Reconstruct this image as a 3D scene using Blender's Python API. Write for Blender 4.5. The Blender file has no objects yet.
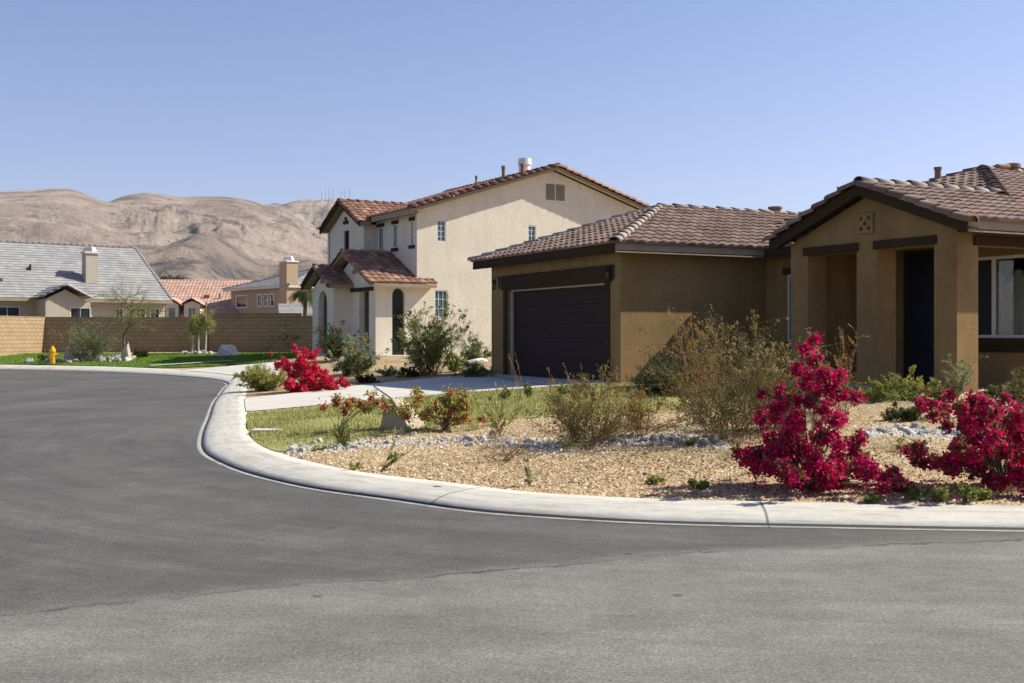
import bpy, bmesh, math, random
import numpy as np
from mathutils import Vector, Matrix, noise
from mathutils.geometry import delaunay_2d_cdt
random.seed(7); RNG = np.random.default_rng(7)
sc = bpy.context.scene
COL = sc.collection

# ------------------------------------------------------------------ camera, sky, sun, exposure
CAM_Z, FPX, HY = 1.5, 1150.0, 335.4
cam_d = bpy.data.cameras.new('camera'); cam = bpy.data.objects.new('camera', cam_d); COL.objects.link(cam)
cam.location = (0, 0, CAM_Z); cam.rotation_euler = (math.radians(90), 0, 0)
cam_d.sensor_width = 36; cam_d.lens = FPX / 1024 * 36; cam_d.shift_y = (HY - 341.5) / 1024
cam_d.clip_start = .1; cam_d.clip_end = 30000
sc.camera = cam
SUN_EL, SUN_AZ = 41.8, 78.4          # azimuth clockwise from +Y
S = Vector((math.sin(math.radians(SUN_AZ)) * math.cos(math.radians(SUN_EL)),
            math.cos(math.radians(SUN_AZ)) * math.cos(math.radians(SUN_EL)), math.sin(math.radians(SUN_EL))))
w = bpy.data.worlds.new('World'); sc.world = w; w.use_nodes = True
nt = w.node_tree; bg = nt.nodes['Background']
sky = nt.nodes.new('ShaderNodeTexSky'); sky.sky_type = 'NISHITA'; sky.sun_disc = False
sky.sun_elevation = math.radians(SUN_EL); sky.sun_rotation = math.radians(SUN_AZ)
sky.altitude = 200; sky.air_density = 1.0; sky.dust_density = 0.9; sky.ozone_density = 2.2
wb = nt.nodes.new('ShaderNodeMix'); wb.data_type = 'RGBA'; wb.blend_type = 'MULTIPLY'; wb.inputs[0].default_value = 1; wb.inputs[7].default_value = (1.055, .955, 1.115, 1)
nt.links.new(sky.outputs[0], wb.inputs[6]); nt.links.new(wb.outputs[2], bg.inputs[0]); bg.inputs[1].default_value = 0.083
sd = bpy.data.lights.new('sun', 'SUN'); sd.energy = 5.0; sd.angle = math.radians(.53); sd.color = (1, .95, .83)
so = bpy.data.objects.new('sun', sd); COL.objects.link(so)
so.rotation_euler = (-S).to_track_quat('-Z', 'Y').to_euler(); so.location = (20, 5, 30)
vs = sc.view_settings; vs.view_transform = 'Standard'; vs.look = 'None'; vs.exposure = 0.7; vs.gamma = 1

# ------------------------------------------------------------------ materials
def lin(c):
    return tuple(((x / 255 + .055) / 1.055) ** 2.4 if x > 10 else x / 255 / 12.92 for x in c)
class NT:
    def __init__(s, name):
        s.m = bpy.data.materials.new(name); s.m.use_nodes = True
        s.t = s.m.node_tree; s.b = s.t.nodes['Principled BSDF']; s.out = s.t.nodes['Material Output']
    def n(s, typ, **k):
        x = s.t.nodes.new('ShaderNode' + typ)
        for a, b in k.items():
            if a.startswith('i_'):
                key = a[2:]; key = int(key) if key.isdigit() else key.replace('_', ' ')
                x.inputs[key].default_value = b
            else: setattr(x, a, b)
        return x
    def l(s, a, b): s.t.links.new(a, b)
    def val(s, x):                           # link-or-constant helper
        return x
    def math(s, op, a, b=None, c=None, clamp=False):
        x = s.n('Math', operation=op); x.use_clamp = clamp
        for i, v in enumerate((a, b, c)):
            if v is None: continue
            if isinstance(v, (int, float)): x.inputs[i].default_value = v
            else: s.l(v, x.inputs[i])
        return x.outputs[0]
    def noise(s, vec, scale, detail=4, rough=.55):
        x = s.n('TexNoise'); x.inputs['Scale'].default_value = scale; x.inputs['Detail'].default_value = detail
        x.inputs['Roughness'].default_value = rough
        s.l(vec, x.inputs['Vector']); return x.outputs['Fac']
    def ramp(s, fac, stops):
        x = s.n('ValToRGB'); e = x.color_ramp.elements
        while len(e) < len(stops): e.new(.5)
        for el, (p, c) in zip(e, stops):
            el.position = p; el.color = (*c, 1) if len(c) == 3 else c
        s.l(fac, x.inputs[0]); return x.outputs[0]
    def mix(s, fac, a, b, mode='MIX'):
        x = s.n('Mix', data_type='RGBA', blend_type=mode)
        for i, v in ((0, fac), (6, a), (7, b)):
            if isinstance(v, (int, float)): x.inputs[i].default_value = v
            elif isinstance(v, tuple): x.inputs[i].default_value = (*v, 1)
            else: s.l(v, x.inputs[i])
        return x.outputs[2]
    def vscale(s, vec, sx, sy, sz):
        x = s.n('VectorMath', operation='MULTIPLY'); s.l(vec, x.inputs[0]); x.inputs[1].default_value = (sx, sy, sz); return x.outputs[0]
    def bump(s, h, strength, dist=.01):
        x = s.n('Bump'); x.inputs['Strength'].default_value = strength; x.inputs['Distance'].default_value = dist
        s.l(h, x.inputs['Height']); s.l(x.outputs[0], s.b.inputs['Normal'])
    def col(s, c):
        if isinstance(c, tuple): s.b.inputs['Base Color'].default_value = (*c, 1)
        else: s.l(c, s.b.inputs['Base Color'])
    def rough(s, r): s.b.inputs['Roughness'].default_value = r
    def pos(s): return s.n('NewGeometry').outputs['Position']
    def obj(s): return s.n('TexCoord').outputs['Object']

def simple(name, c1, c2=None, scale=3, rough=.85, bump=0, bscale=60, bdist=.01, spec=.3, stain=0):
    k = NT(name); v = k.obj(); c2 = c2 or tuple(x * .8 for x in c1)
    col = k.ramp(k.noise(v, scale, 6, .6), [(.3, c1), (.7, c2)])
    if stain:
        f = k.ramp(k.noise(k.vscale(v, 1.3, 1.3, .5), 1.1, 5, .65), [(.42, (1, 1, 1)), (.72, (1 - stain,) * 3)])
        col = k.mix(1.0, col, f, 'MULTIPLY')
    if stain: col = k.mix(1., k.mix(1., col, k.ramp(k.noise(v, 9, 5, .75), [(.3, (.86, .86, .86)), (.65, (1.07, 1.07, 1.07))]), 'MULTIPLY'), k.ramp(k.noise(k.vscale(v, 3, 3, .25), 1.6, 5, .7), [(.32, (.94, .935, .93)), (.5, (1, 1, 1))]), 'MULTIPLY')
    k.col(col); k.rough(rough); k.b.inputs['Specular IOR Level'].default_value = spec
    if bump: k.bump(k.noise(v, bscale, 5, .7), bump, bdist)
    return k.m

def leafmat(name, cols, trans=.38, rough=.6):
    k = NT(name); a = k.n('Attribute'); a.attribute_name = 'rnd'
    n_ = len(cols); stops = [(i / (n_ - 1) if n_ > 1 else 0, c) for i, c in enumerate(cols)]
    c = k.ramp(a.outputs['Fac'], stops); k.col(c); k.rough(rough); k.b.inputs['Specular IOR Level'].default_value = .25
    tr = k.n('BsdfTranslucent'); k.l(c, tr.inputs[0]); mx = k.n('MixShader'); mx.inputs[0].default_value = trans
    k.l(k.b.outputs[0], mx.inputs[1]); k.l(tr.outputs[0], mx.inputs[2]); k.l(mx.outputs[0], k.out.inputs[0]); return k.m

def tilemat(name, cols, rough=.85):
    k = NT(name); uv = k.n('TexCoord').outputs['UV']
    fl = k.n('VectorMath', operation='FLOOR'); k.l(uv, fl.inputs[0])
    wn = k.n('TexWhiteNoise', noise_dimensions='2D'); k.l(fl.outputs[0], wn.inputs['Vector'])
    st = [(i / (len(cols) - 1), c) for i, c in enumerate(cols)]
    c = k.ramp(wn.outputs['Value'], st)
    v = k.obj(); c = k.mix(1.0, c, k.ramp(k.noise(v, .9, 6, .7), [(.3, (1, 1, 1)), (.75, (.72, .72, .72))]), 'MULTIPLY')
    c = k.mix(1.0, c, k.ramp(k.noise(v, 25, 3, .6), [(.3, (.8, .8, .8)), (.7, (1.1, 1.1, 1.1))]), 'MULTIPLY')
    k.col(c); k.rough(rough); k.bump(k.noise(v, 60, 4), .3, .006); return k.m

def asphalt():
    k = NT('asphalt'); p = k.pos(); sep = k.n('SeparateXYZ'); k.l(p, sep.inputs[0]); x, y = sep.outputs[0], sep.outputs[1]
    wob = k.math('MULTIPLY', k.math('SUBTRACT', k.noise(p, .5, 5, .6), .5), .9)
    wob2 = k.math('MULTIPLY', k.math('SUBTRACT', k.noise(p, 6, 4, .6), .5), .22)
    yb = k.math('ADD', k.math('ADD', 7.3, k.math('MULTIPLY', x, .38)), k.math('MULTIPLY', k.math('MULTIPLY', x, x), -.0245))
    d = k.math('ADD', k.math('ADD', k.math('SUBTRACT', y, yb), wob2), wob)
    edge = k.n('MapRange', interpolation_type='SMOOTHERSTEP'); k.l(d, edge.inputs[0]); edge.inputs[1].default_value = -.10; edge.inputs[2].default_value = .45
    dx = k.math('SUBTRACT', x, 4.0); dy = k.math('SUBTRACT', y, 19.0)
    r = k.math('SQRT', k.math('ADD', k.math('MULTIPLY', dx, dx), k.math('MULTIPLY', dy, dy)))
    th = k.math('ARCTAN2', dy, dx)
    cv = k.n('CombineXYZ'); k.l(k.math('MULTIPLY', r, 1.4), cv.inputs[0]); k.l(k.math('MULTIPLY', th, 1.6), cv.inputs[1])
    streak = k.noise(cv.outputs[0], 1.3, 8, .74)
    cv2 = k.n('CombineXYZ'); k.l(k.math('MULTIPLY', r, 6), cv2.inputs[0]); k.l(k.math('MULTIPLY', th, 5), cv2.inputs[1])
    streak2 = k.noise(cv2.outputs[0], 1.3, 5, .6)
    streak = k.math('ADD', k.math('MULTIPLY', streak, .45), k.math('MULTIPLY', k.noise(k.vscale(p, 1, .8, 1), .42, 8, .72), .55))
    dark = k.ramp(streak, [(.36, (.052, .050, .045)), (.5, (.078, .075, .068)), (.64, (.112, .107, .096))])
    lite = k.ramp(k.noise(k.vscale(p, .7, 1.6, 1), .9, 6, .6), [(.32, (.116, .112, .100)), (.66, (.174, .168, .150))])
    c = k.mix(edge.outputs[0], lite, dark)
    c = k.mix(.75, c, k.ramp(streak2, [(.3, (.88, .88, .88)), (.7, (1.1, 1.09, 1.08))]), 'MULTIPLY')
    c = k.mix(1., c, k.ramp(k.noise(p, 2.3, 10, .82), [(.3, (.76, .76, .76)), (.72, (1.22, 1.22, 1.22))]), 'MULTIPLY')
    c = k.mix(1., c, k.ramp(k.noise(p, 55, 3, .8), [(.3, (.5, .5, .5)), (.5, (1, 1, 1)), (.7, (1.7, 1.67, 1.6))]), 'MULTIPLY')
    c = k.mix(1., c, k.ramp(k.noise(p, 17, 5, .8), [(.3, (.80, .80, .80)), (.5, (1, 1, 1)), (.7, (1.2, 1.19, 1.16))]), 'MULTIPLY')
    wv = k.n('VectorMath', operation='ADD'); k.l(p, wv.inputs[0]); nv = k.n('TexNoise'); nv.inputs['Scale'].default_value = 1.2; k.l(p, nv.inputs['Vector']); k.l(nv.outputs['Color'], wv.inputs[1])
    vc = k.n('TexVoronoi', feature='DISTANCE_TO_EDGE'); vc.inputs['Scale'].default_value = .22; k.l(wv.outputs[0], vc.inputs['Vector'])
    hc = k.n('MapRange'); k.l(vc.outputs['Distance'], hc.inputs[0]); hc.inputs[1].default_value = .0; hc.inputs[2].default_value = .0035; hc.inputs[3].default_value = 1; hc.inputs[4].default_value = 0
    c = k.mix(k.math('MULTIPLY', hc.outputs[0], k.ramp(k.noise(p, .35, 3), [(.5, (0, 0, 0)), (.58, (.5, .5, .5))])), c, (.045, .042, .038))
    sp = k.n('TexVoronoi'); sp.inputs['Scale'].default_value = 1.4; k.l(p, sp.inputs['Vector'])
    spot = k.ramp(sp.outputs['Distance'], [(.0, (.45, .45, .45)), (.035, (.5, .5, .5)), (.06, (1, 1, 1))])
    c = k.mix(1., c, spot, 'MULTIPLY')
    # crack at the seam between the two pours
    cr = k.math('ABSOLUTE', k.math('ADD', d, -.12)); crk = k.n('MapRange'); k.l(cr, crk.inputs[0]); crk.inputs[1].default_value = .008; crk.inputs[2].default_value = .045
    crm = k.math('MULTIPLY', k.math('SUBTRACT', 1, crk.outputs[0]), k.ramp(k.noise(p, .9, 3), [(.42, (0, 0, 0)), (.55, (.85, .85, .85))]))
    c = k.mix(crm, c, (.04, .038, .036))
    k.col(c); k.rough(.86); k.b.inputs['Specular IOR Level'].default_value = .35
    k.bump(k.noise(p, 120, 3, .7), .35, .006); return k.m

def gravel_ground():
    k = NT('gravel_ground'); p = k.pos()
    vo = k.n('TexVoronoi'); vo.inputs['Scale'].default_value = 34; k.l(p, vo.inputs['Vector'])
    st = k.ramp(vo.outputs['Color'], [(.1, (.18, .115, .055)), (.45, (.39, .275, .14)), (.8, (.53, .405, .225)), (1, (.64, .54, .37))])
    big = k.ramp(k.noise(p, .5, 6, .6), [(.35, (.74, .72, .68)), (.6, (1.06, 1.05, 1.02))])
    c = k.mix(1., st, big, 'MULTIPLY'); c = k.mix(.8, c, k.ramp(k.noise(p, 9, 4, .7), [(.35, (.66, .63, .6)), (.6, (1, 1, 1))]), 'MULTIPLY')
    k.col(c); k.rough(.9); inv = k.math('SUBTRACT', 1, vo.outputs['Distance']); k.bump(inv, .9, .02); return k.m

def grass_base(name, a, b, c3):
    k = NT(name); p = k.pos()
    c = k.ramp(k.noise(p, .8, 6, .65), [(.3, a), (.5, b), (.72, c3)])
    c = k.mix(.7, c, k.ramp(k.noise(p, 30, 4, .7), [(.3, (.7, .7, .7)), (.7, (1.25, 1.25, 1.25))]), 'MULTIPLY')
    k.col(c); k.rough(.95); k.b.inputs['Specular IOR Level'].default_value = .1; k.bump(k.noise(p, 60, 4, .8), .6, .03); return k.m

def concrete(name, c, joints=None):
    k = NT(name); p = k.pos()
    col = k.ramp(k.noise(p, 1.2, 8, .68), [(.25, tuple(x * .8 for x in c)), (.5, c), (.8, tuple(min(.9, x * 1.12) for x in c))])
    col = k.mix(.7, col, k.ramp(k.noise(p, 16, 6, .7), [(.3, (.84, .83, .82)), (.6, (1, 1, 1))]), 'MULTIPLY')
    col = k.mix(.6, col, k.ramp(k.noise(p, 140, 3, .7), [(.3, (.85, .85, .85)), (.7, (1.1, 1.1, 1.1))]), 'MULTIPLY')
    if joints:
        uv = k.n('TexCoord').outputs['UV']; s_ = k.n('SeparateXYZ'); k.l(uv, s_.inputs[0])
        fr = k.math('FRACT', k.math('DIVIDE', k.math('ADD', s_.outputs[0], .49), joints)); d = k.math('MULTIPLY', k.math('ABSOLUTE', k.math('SUBTRACT', fr, .5)), joints)
        mr = k.n('MapRange'); k.l(d, mr.inputs[0]); mr.inputs[1].default_value = .005; mr.inputs[2].default_value = .016
        col = k.mix(mr.outputs[0], (.16, .14, .12), col)
        cvs = k.n('CombineXYZ'); k.l(k.math('MULTIPLY', s_.outputs[0], .9), cvs.inputs[0]); k.l(k.math('MULTIPLY', s_.outputs[1], 3.5), cvs.inputs[1])
        col = k.mix(.9, col, k.ramp(k.noise(cvs.outputs[0], 1.7, 9, .75), [(.34, (.62, .59, .54)), (.5, (.93, .92, .9)), (.62, (1, 1, 1))]), 'MULTIPLY')
        pan = k.n('MapRange'); k.l(s_.outputs[1], pan.inputs[0]); pan.inputs[1].default_value = .335; pan.inputs[2].default_value = .30; 
        col = k.mix(k.math('MULTIPLY', pan.outputs[0], k.ramp(k.noise(p, 5, 6, .7), [(.35, (.85, .85, .85)), (.65, (.25, .25, .25))])), col, (.16, .15, .135))
        # dirt gathered along the flow line
        v2 = s_.outputs[1]; nz = k.math('MULTIPLY', k.math('SUBTRACT', k.noise(p, 7, 4, .7), .5), .03)
        q = k.math('ABSOLUTE', k.math('ADD', k.math('SUBTRACT', v2, .335), nz)); m2 = k.n('MapRange'); k.l(q, m2.inputs[0]); m2.inputs[1].default_value = .006; m2.inputs[2].default_value = .03
        col = k.mix(m2.outputs[0], (.075, .068, .06), col)
    k.col(col); k.rough(.85); k.bump(k.noise(p, 90, 4, .7), .25, .005); return k.m

def blocks(name, c1, c2, mortar, bw=.41, bh=.203):
    k = NT(name); o = k.obj(); s_ = k.n('SeparateXYZ'); k.l(o, s_.inputs[0]); cv = k.n('CombineXYZ'); k.l(s_.outputs[0], cv.inputs[0]); k.l(s_.outputs[2], cv.inputs[1])
    br = k.n('TexBrick'); k.l(cv.outputs[0], br.inputs['Vector'])
    br.inputs['Color1'].default_value = (*c1, 1); br.inputs['Color2'].default_value = (*c2, 1); br.inputs['Mortar'].default_value = (*mortar, 1)
    br.inputs['Scale'].default_value = 1; br.inputs['Brick Width'].default_value = bw; br.inputs['Row Height'].default_value = bh; br.inputs['Mortar Size'].default_value = .017
    c = k.mix(.8, br.outputs['Color'], k.ramp(k.noise(o, 2.2, 6, .7), [(.3, (.82, .82, .82)), (.7, (1.12, 1.1, 1.08))]), 'MULTIPLY')
    k.col(c); k.rough(.92); k.bump(k.math('SUBTRACT', 1, br.outputs['Fac']), .8, .015); return k.m

def hillmat():
    k = NT('desert_hill'); p = k.pos()
    n1 = k.noise(p, .0022, 8, .62); n2 = k.noise(p, .012, 9, .68)
    c = k.ramp(n1, [(.3, (.31, .245, .205)), (.5, (.45, .365, .30)), (.7, (.26, .215, .185))])
    c = k.mix(.85, c, k.ramp(n2, [(.35, (.62, .62, .64)), (.5, (1, 1, 1)), (.68, (1.28, 1.24, 1.18))]), 'MULTIPLY')
    rk = k.ramp(k.noise(k.vscale(p, 1, 1, 1.6), .0075, 8, .72), [(.53, (0, 0, 0)), (.58, (.85, .85, .85))])
    c = k.mix(rk, c, k.ramp(k.noise(p, .05, 6, .8), [(.4, (.10, .095, .10)), (.6, (.30, .27, .24))]))
    sh = k.n('TexVoronoi'); sh.inputs['Scale'].default_value = .09; k.l(p, sh.inputs['Vector'])
    dots = k.math('MULTIPLY', k.ramp(sh.outputs['Distance'], [(.17, (1, 1, 1)), (.3, (0, 0, 0))]), k.ramp(k.noise(p, .006, 3), [(.5, (0, 0, 0)), (.62, (.8, .8, .8))]))
    c = k.mix(dots, c, (.12, .11, .07))
    k.col(c); k.rough(1); k.b.inputs['Specular IOR Level'].default_value = 0
    k.bump(k.noise(p, .016, 10, .78), 1.0, 24); return k.m

def glass(name, tint=(.02, .03, .035), trans=False):
    k = NT(name); k.col(tint); k.rough(.06); k.b.inputs['Specular IOR Level'].default_value = .6
    if trans:
        g = k.n('BsdfGlossy'); g.inputs['Roughness'].default_value = .03; t = k.n('BsdfTransparent'); t.inputs[0].default_value = (.85, .88, .86, 1)
        fr = k.n('Fresnel'); fr.inputs[0].default_value = 1.42; mx = k.n('MixShader'); k.l(fr.outputs[0], mx.inputs[0]); k.l(t.outputs[0], mx.inputs[1]); k.l(g.outputs[0], mx.inputs[2]); k.l(mx.outputs[0], k.out.inputs[0])
    else:
        p = k.obj(); k.bump(k.noise(p, 1.5, 2), .05, .05)
    return k.m

M = dict(
    asphalt=asphalt(), gravel=gravel_ground(), curb=concrete('curb_concrete', (.52, .50, .435), 3.0), conc=concrete('pale_concrete', (.53, .505, .44)),
    lawn=grass_base('dry_lawn_soil', (.20, .21, .055), (.29, .28, .10), (.38, .33, .15)), green=grass_base('green_lawn_soil', (.085, .14, .018), (.11, .17, .022), (.13, .19, .03)),
    desert=simple('desert_soil', (.36, .28, .2), (.28, .22, .16), .05), hill=hillmat(),
    tan=simple('tan_stucco', (.325, .213, .092), (.278, .182, .078), 2.2, .92, .8, 70, .02, .15, .22),
    cream=simple('cream_stucco', (.74, .68, .54), (.68, .62, .49), .8, .92, .35, 60, .012, .15, .1),
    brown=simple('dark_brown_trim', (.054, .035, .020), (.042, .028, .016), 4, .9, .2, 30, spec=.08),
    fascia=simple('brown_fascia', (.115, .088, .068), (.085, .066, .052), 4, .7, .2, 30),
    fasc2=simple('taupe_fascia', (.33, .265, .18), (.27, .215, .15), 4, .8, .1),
    garage=simple('dark_garage_paint', (.034, .0185, .0155), (.028, .016, .013), 5, .8, .15, 40),
    white=simple('white_trim', (.72, .70, .66), (.62, .6, .57), 6, .5),
    jamb=simple('pale_jamb', (.5, .47, .42), (.42, .39, .35), 5, .6),
    joint=simple('joint_dirt', (.10, .09, .08), None, 9, .95),
    door=simple('dark_blue_door', (.022, .024, .036), (.018, .02, .03), 5, .45), black=simple('black_iron', (.015, .014, .013), (.02, .02, .02), 9, .5),
    tile_b=tilemat('brown_roof_tile', [(.165, .098, .068), (.24, .155, .112), (.31, .21, .155), (.20, .122, .088)]),
    cap_b=tilemat('brown_ridge_tile', [(.44, .36, .29), (.52, .44, .36), (.36, .29, .23)]),  # pale copy for the lit caps, sunlight put into the colour
    tile_r=tilemat('red_roof_tile', [(.22, .10, .062), (.33, .17, .10), (.18, .08, .055), (.44, .26, .17), (.28, .13, .08)]),
    tile_g=tilemat('grey_roof_tile', [(.275, .27, .27), (.31, .30, .295), (.29, .283, .28), (.37, .355, .33), (.26, .255, .255)]),
    tile_p=tilemat('salmon_roof_tile', [(.50, .30, .215), (.58, .37, .27), (.46, .27, .2), (.64, .43, .33)]),
    greige=simple('greige_stucco', (.42, .38, .30), (.37, .335, .265), 1, .9, .3), beige=simple('beige_stucco', (.40, .30, .20), (.36, .27, .18), 1, .9, .3),
    pinkw=simple('pale_stucco', (.62, .55, .47), (.56, .5, .42), 1, .9),
    wall=blocks('tan_block', (.36, .255, .135), (.31, .215, .115), (.22, .165, .1)),
    glass=glass('dark_glass'), glass2=glass('sky_teal_glass', (.05, .12, .14)), clear=glass('clear_glass', trans=True),  # glass2: teal of the reflected sky mixed into the pane colour
    curtain=simple('curtain', (.72, .66, .55), (.5, .45, .37), 4, .9), inside=simple('dim_interior', (.06, .05, .045), None, 1, .9),
    rock=simple('white_river_rock', (.54, .51, .455), (.36, .34, .31), 2.2, .85, .5, 20, .02), rockg=simple('grey_river_rock', (.40, .38, .355), (.29, .28, .265), 2.2, .85, .5, 20, .02),
    boulder=simple('tan_boulder', (.62, .54, .42), (.44, .355, .25), 2.5, .9, .9, 9, .05), boulderw=simple('white_boulder', (.78, .75, .68), (.60, .57, .51), 2.5, .9, .9, 9, .05),
    stones=leafmat('gravel_stones', [(.14, .085, .045), (.40, .285, .155), (.53, .41, .235), (.45, .33, .19), (.27, .18, .10), (.68, .59, .43)], 0, .9),
    bark=simple('grey_brown_bark', (.16, .115, .075), (.10, .075, .05), 12, .9, .5, 40), twig=simple('dry_twig', (.24, .15, .08), (.17, .1, .055), 9, .9),
    wrap=simple('white_trunk_wrap', (.55, .52, .46), (.46, .43, .37), 9, .9), stake=simple('wood_stake', (.30, .2, .11), (.24, .16, .09), 9, .9),
    boug=leafmat('magenta_bracts', [(.26, .002, .04), (.46, .003, .075), (.72, .012, .15), (.40, .003, .06), (.60, .006, .11)], .35, .7),
    bougr=leafmat('crimson_bracts', [(.46, .006, .035), (.62, .01, .06), (.70, .02, .09), (.55, .008, .045)], .3, .7),
    boug_leaf=leafmat('bougainvillea_leaf', [(.06, .07, .014), (.12, .14, .03), (.21, .22, .06)]),
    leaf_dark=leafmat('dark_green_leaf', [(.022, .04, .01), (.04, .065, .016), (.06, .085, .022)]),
    leaf_mid=leafmat('green_leaf', [(.08, .13, .025), (.16, .22, .045), (.28, .32, .09)]),
    leaf_yel=leafmat('yellow_green_leaf', [(.18, .21, .045), (.31, .33, .08), (.46, .44, .14)]),
    leaf_grey=leafmat('grey_green_leaf', [(.15, .19, .08), (.25, .29, .14), (.36, .39, .21)]),
    leaf_olive=leafmat('olive_leaf', [(.075, .078, .022), (.13, .125, .034), (.23, .19, .055)]),
    leaf_rust=leafmat('rusty_seed_leaf', [(.20, .09, .03), (.32, .17, .045), (.40, .26, .07), (.24, .19, .06)]),
    leaf_dry=leafmat('dry_straw', [(.30, .24, .13), (.42, .35, .2), (.5, .43, .27)]),
    litter=leafmat('brown_litter', [(.12, .07, .035), (.22, .14, .07), (.3, .2, .11)], .1),
    blade=leafmat('dry_lawn_blade', [(.20, .24, .05), (.30, .31, .08), (.40, .37, .13), (.46, .40, .19)], .2), blade_g=leafmat('green_lawn_blade', [(.08, .16, .015), (.12, .22, .02), (.17, .27, .035)], .2),
    yflower=leafmat('yellow_flower', [(.75, .42, .015), (.8, .55, .03)], .2), oflower=leafmat('orange_flower', [(.7, .12, .02), (.75, .2, .03)], .2),
    hydrant=simple('yellow_hydrant_paint', (.68, .38, .015), (.6, .32, .012), 6, .45), metal=simple('galvanised_metal', (.5, .5, .5), (.4, .4, .4), 5, .45),
    pipe=simple('terracotta_pipe', (.30, .17, .11), (.24, .13, .09), 5, .8), mast=simple('mast_steel', (.3, .3, .33), None, 5, .6), paint_y=simple('yellow_mark_paint', (.7, .5, .12), None, 9, .8),
    rust=simple('rust_stain', (.16, .09, .05), None, 30, .9),
)

# ------------------------------------------------------------------ mesh helpers
def link(name, me, mat, parent=None, label=None):
    o = bpy.data.objects.new(name, me); COL.objects.link(o)
    if mat: me.materials.append(mat)
    if parent: o.parent = parent
    if label: o['label'] = label
    return o
def tag(o, label=None, cat=None, group=None, kind=None):
    for k_, v in (('label', label), ('category', cat), ('group', group), ('kind', kind)):
        if v: o[k_] = v
    return o
def empty(name, loc, rz, label, cat, group=None):
    o = bpy.data.objects.new(name, None); COL.objects.link(o); o.location = loc; o.rotation_euler = (0, 0, rz); o.empty_display_size = .3
    return tag(o, label, cat, group)
class MB:
    def __init__(s, f=None): s.v = []; s.f = []; s.map = f
    def add(s, vs_, fs):
        b = len(s.v); s.v += [tuple(s.map(*p)) if s.map else tuple(p) for p in vs_]; s.f += [tuple(i + b for i in f) for f in fs]; return s
    def box(s, x0, x1, y0, y1, z0, z1):
        v = [(x, y, z) for z in (z0, z1) for y in (y0, y1) for x in (x0, x1)]
        return s.add(v, [(0, 2, 3, 1), (4, 5, 7, 6), (0, 1, 5, 4), (2, 6, 7, 3), (0, 4, 6, 2), (1, 3, 7, 5)])
    def prism(s, poly, d):                 # poly: list of 3D points, d: extrusion vector
        n = len(poly); a = [Vector(p) for p in poly]; b = [p + Vector(d) for p in a]
        return s.add(a + b, [tuple(range(n))[::-1], tuple(range(n, 2 * n))] + [(i, (i + 1) % n, (i + 1) % n + n, i + n) for i in range(n)])
    def tube(s, pts, r, seg=8, cap=True):
        pts = [Vector(p) for p in pts]; n = len(pts); rr = r if isinstance(r, (list, tuple)) else [r] * n; vs_ = []
        for i, p in enumerate(pts):
            t = (pts[min(i + 1, n - 1)] - pts[max(i - 1, 0)]).normalized(); a = t.orthogonal().normalized() if abs(t.z) < .99 else Vector((1, 0, 0)); b = t.cross(a)
            vs_ += [p + (a * math.cos(2 * math.pi * k / seg) + b * math.sin(2 * math.pi * k / seg)) * rr[i] for k in range(seg)]
        fs = [(i * seg + k, i * seg + (k + 1) % seg, (i + 1) * seg + (k + 1) % seg, (i + 1) * seg + k) for i in range(n - 1) for k in range(seg)]
        if cap: fs += [tuple(range(seg))[::-1], tuple(range((n - 1) * seg, n * seg))]
        return s.add(vs_, fs)
    def lathe(s, cx, cy, prof, seg=16):
        vs_ = [(cx + r * math.cos(2 * math.pi * k / seg), cy + r * math.sin(2 * math.pi * k / seg), z) for r, z in prof for k in range(seg)]
        n = len(prof)
        return s.add(vs_, [(i * seg + k, i * seg + (k + 1) % seg, (i + 1) * seg + (k + 1) % seg, (i + 1) * seg + k) for i in range(n - 1) for k in range(seg)] + [tuple(range(seg))[::-1], tuple(range((n - 1) * seg, n * seg))])
    def build(s, name, mat, parent=None, label=None, smooth=False, bevel=0):
        me = bpy.data.meshes.new(name); me.from_pydata([tuple(v) for v in s.v], [], s.f)
        bm = bmesh.new(); bm.from_mesh(me); bmesh.ops.recalc_face_normals(bm, faces=bm.faces); bm.to_mesh(me); bm.free()
        if smooth: me.polygons.foreach_set('use_smooth', [True] * len(me.polygons))
        o = link(name, me, mat, parent, label)
        if bevel:
            m = o.modifiers.new('bevel', 'BEVEL'); m.width = bevel; m.segments = 2; m.limit_method = 'ANGLE'
        return o
def npmesh(name, V, F, mat, parent=None, rnd=None, label=None):      # V (N,3), F (M,k) constant k
    me = bpy.data.meshes.new(name); V = np.asarray(V, np.float32); F = np.asarray(F, np.int32); k_ = F.shape[1]
    me.vertices.add(len(V)); me.vertices.foreach_set('co', V.ravel()); me.loops.add(F.size); me.loops.foreach_set('vertex_index', F.ravel())
    me.polygons.add(len(F)); me.polygons.foreach_set('loop_start', np.arange(0, F.size, k_, dtype=np.int32)); me.polygons.foreach_set('loop_total', np.full(len(F), k_, np.int32))
    if rnd is not None:
        a = me.attributes.new('rnd', 'FLOAT', 'FACE'); a.data.foreach_set('value', np.asarray(rnd, np.float32))
    me.update(calc_edges=True); me.validate()
    return link(name, me, mat, parent, label)

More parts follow.
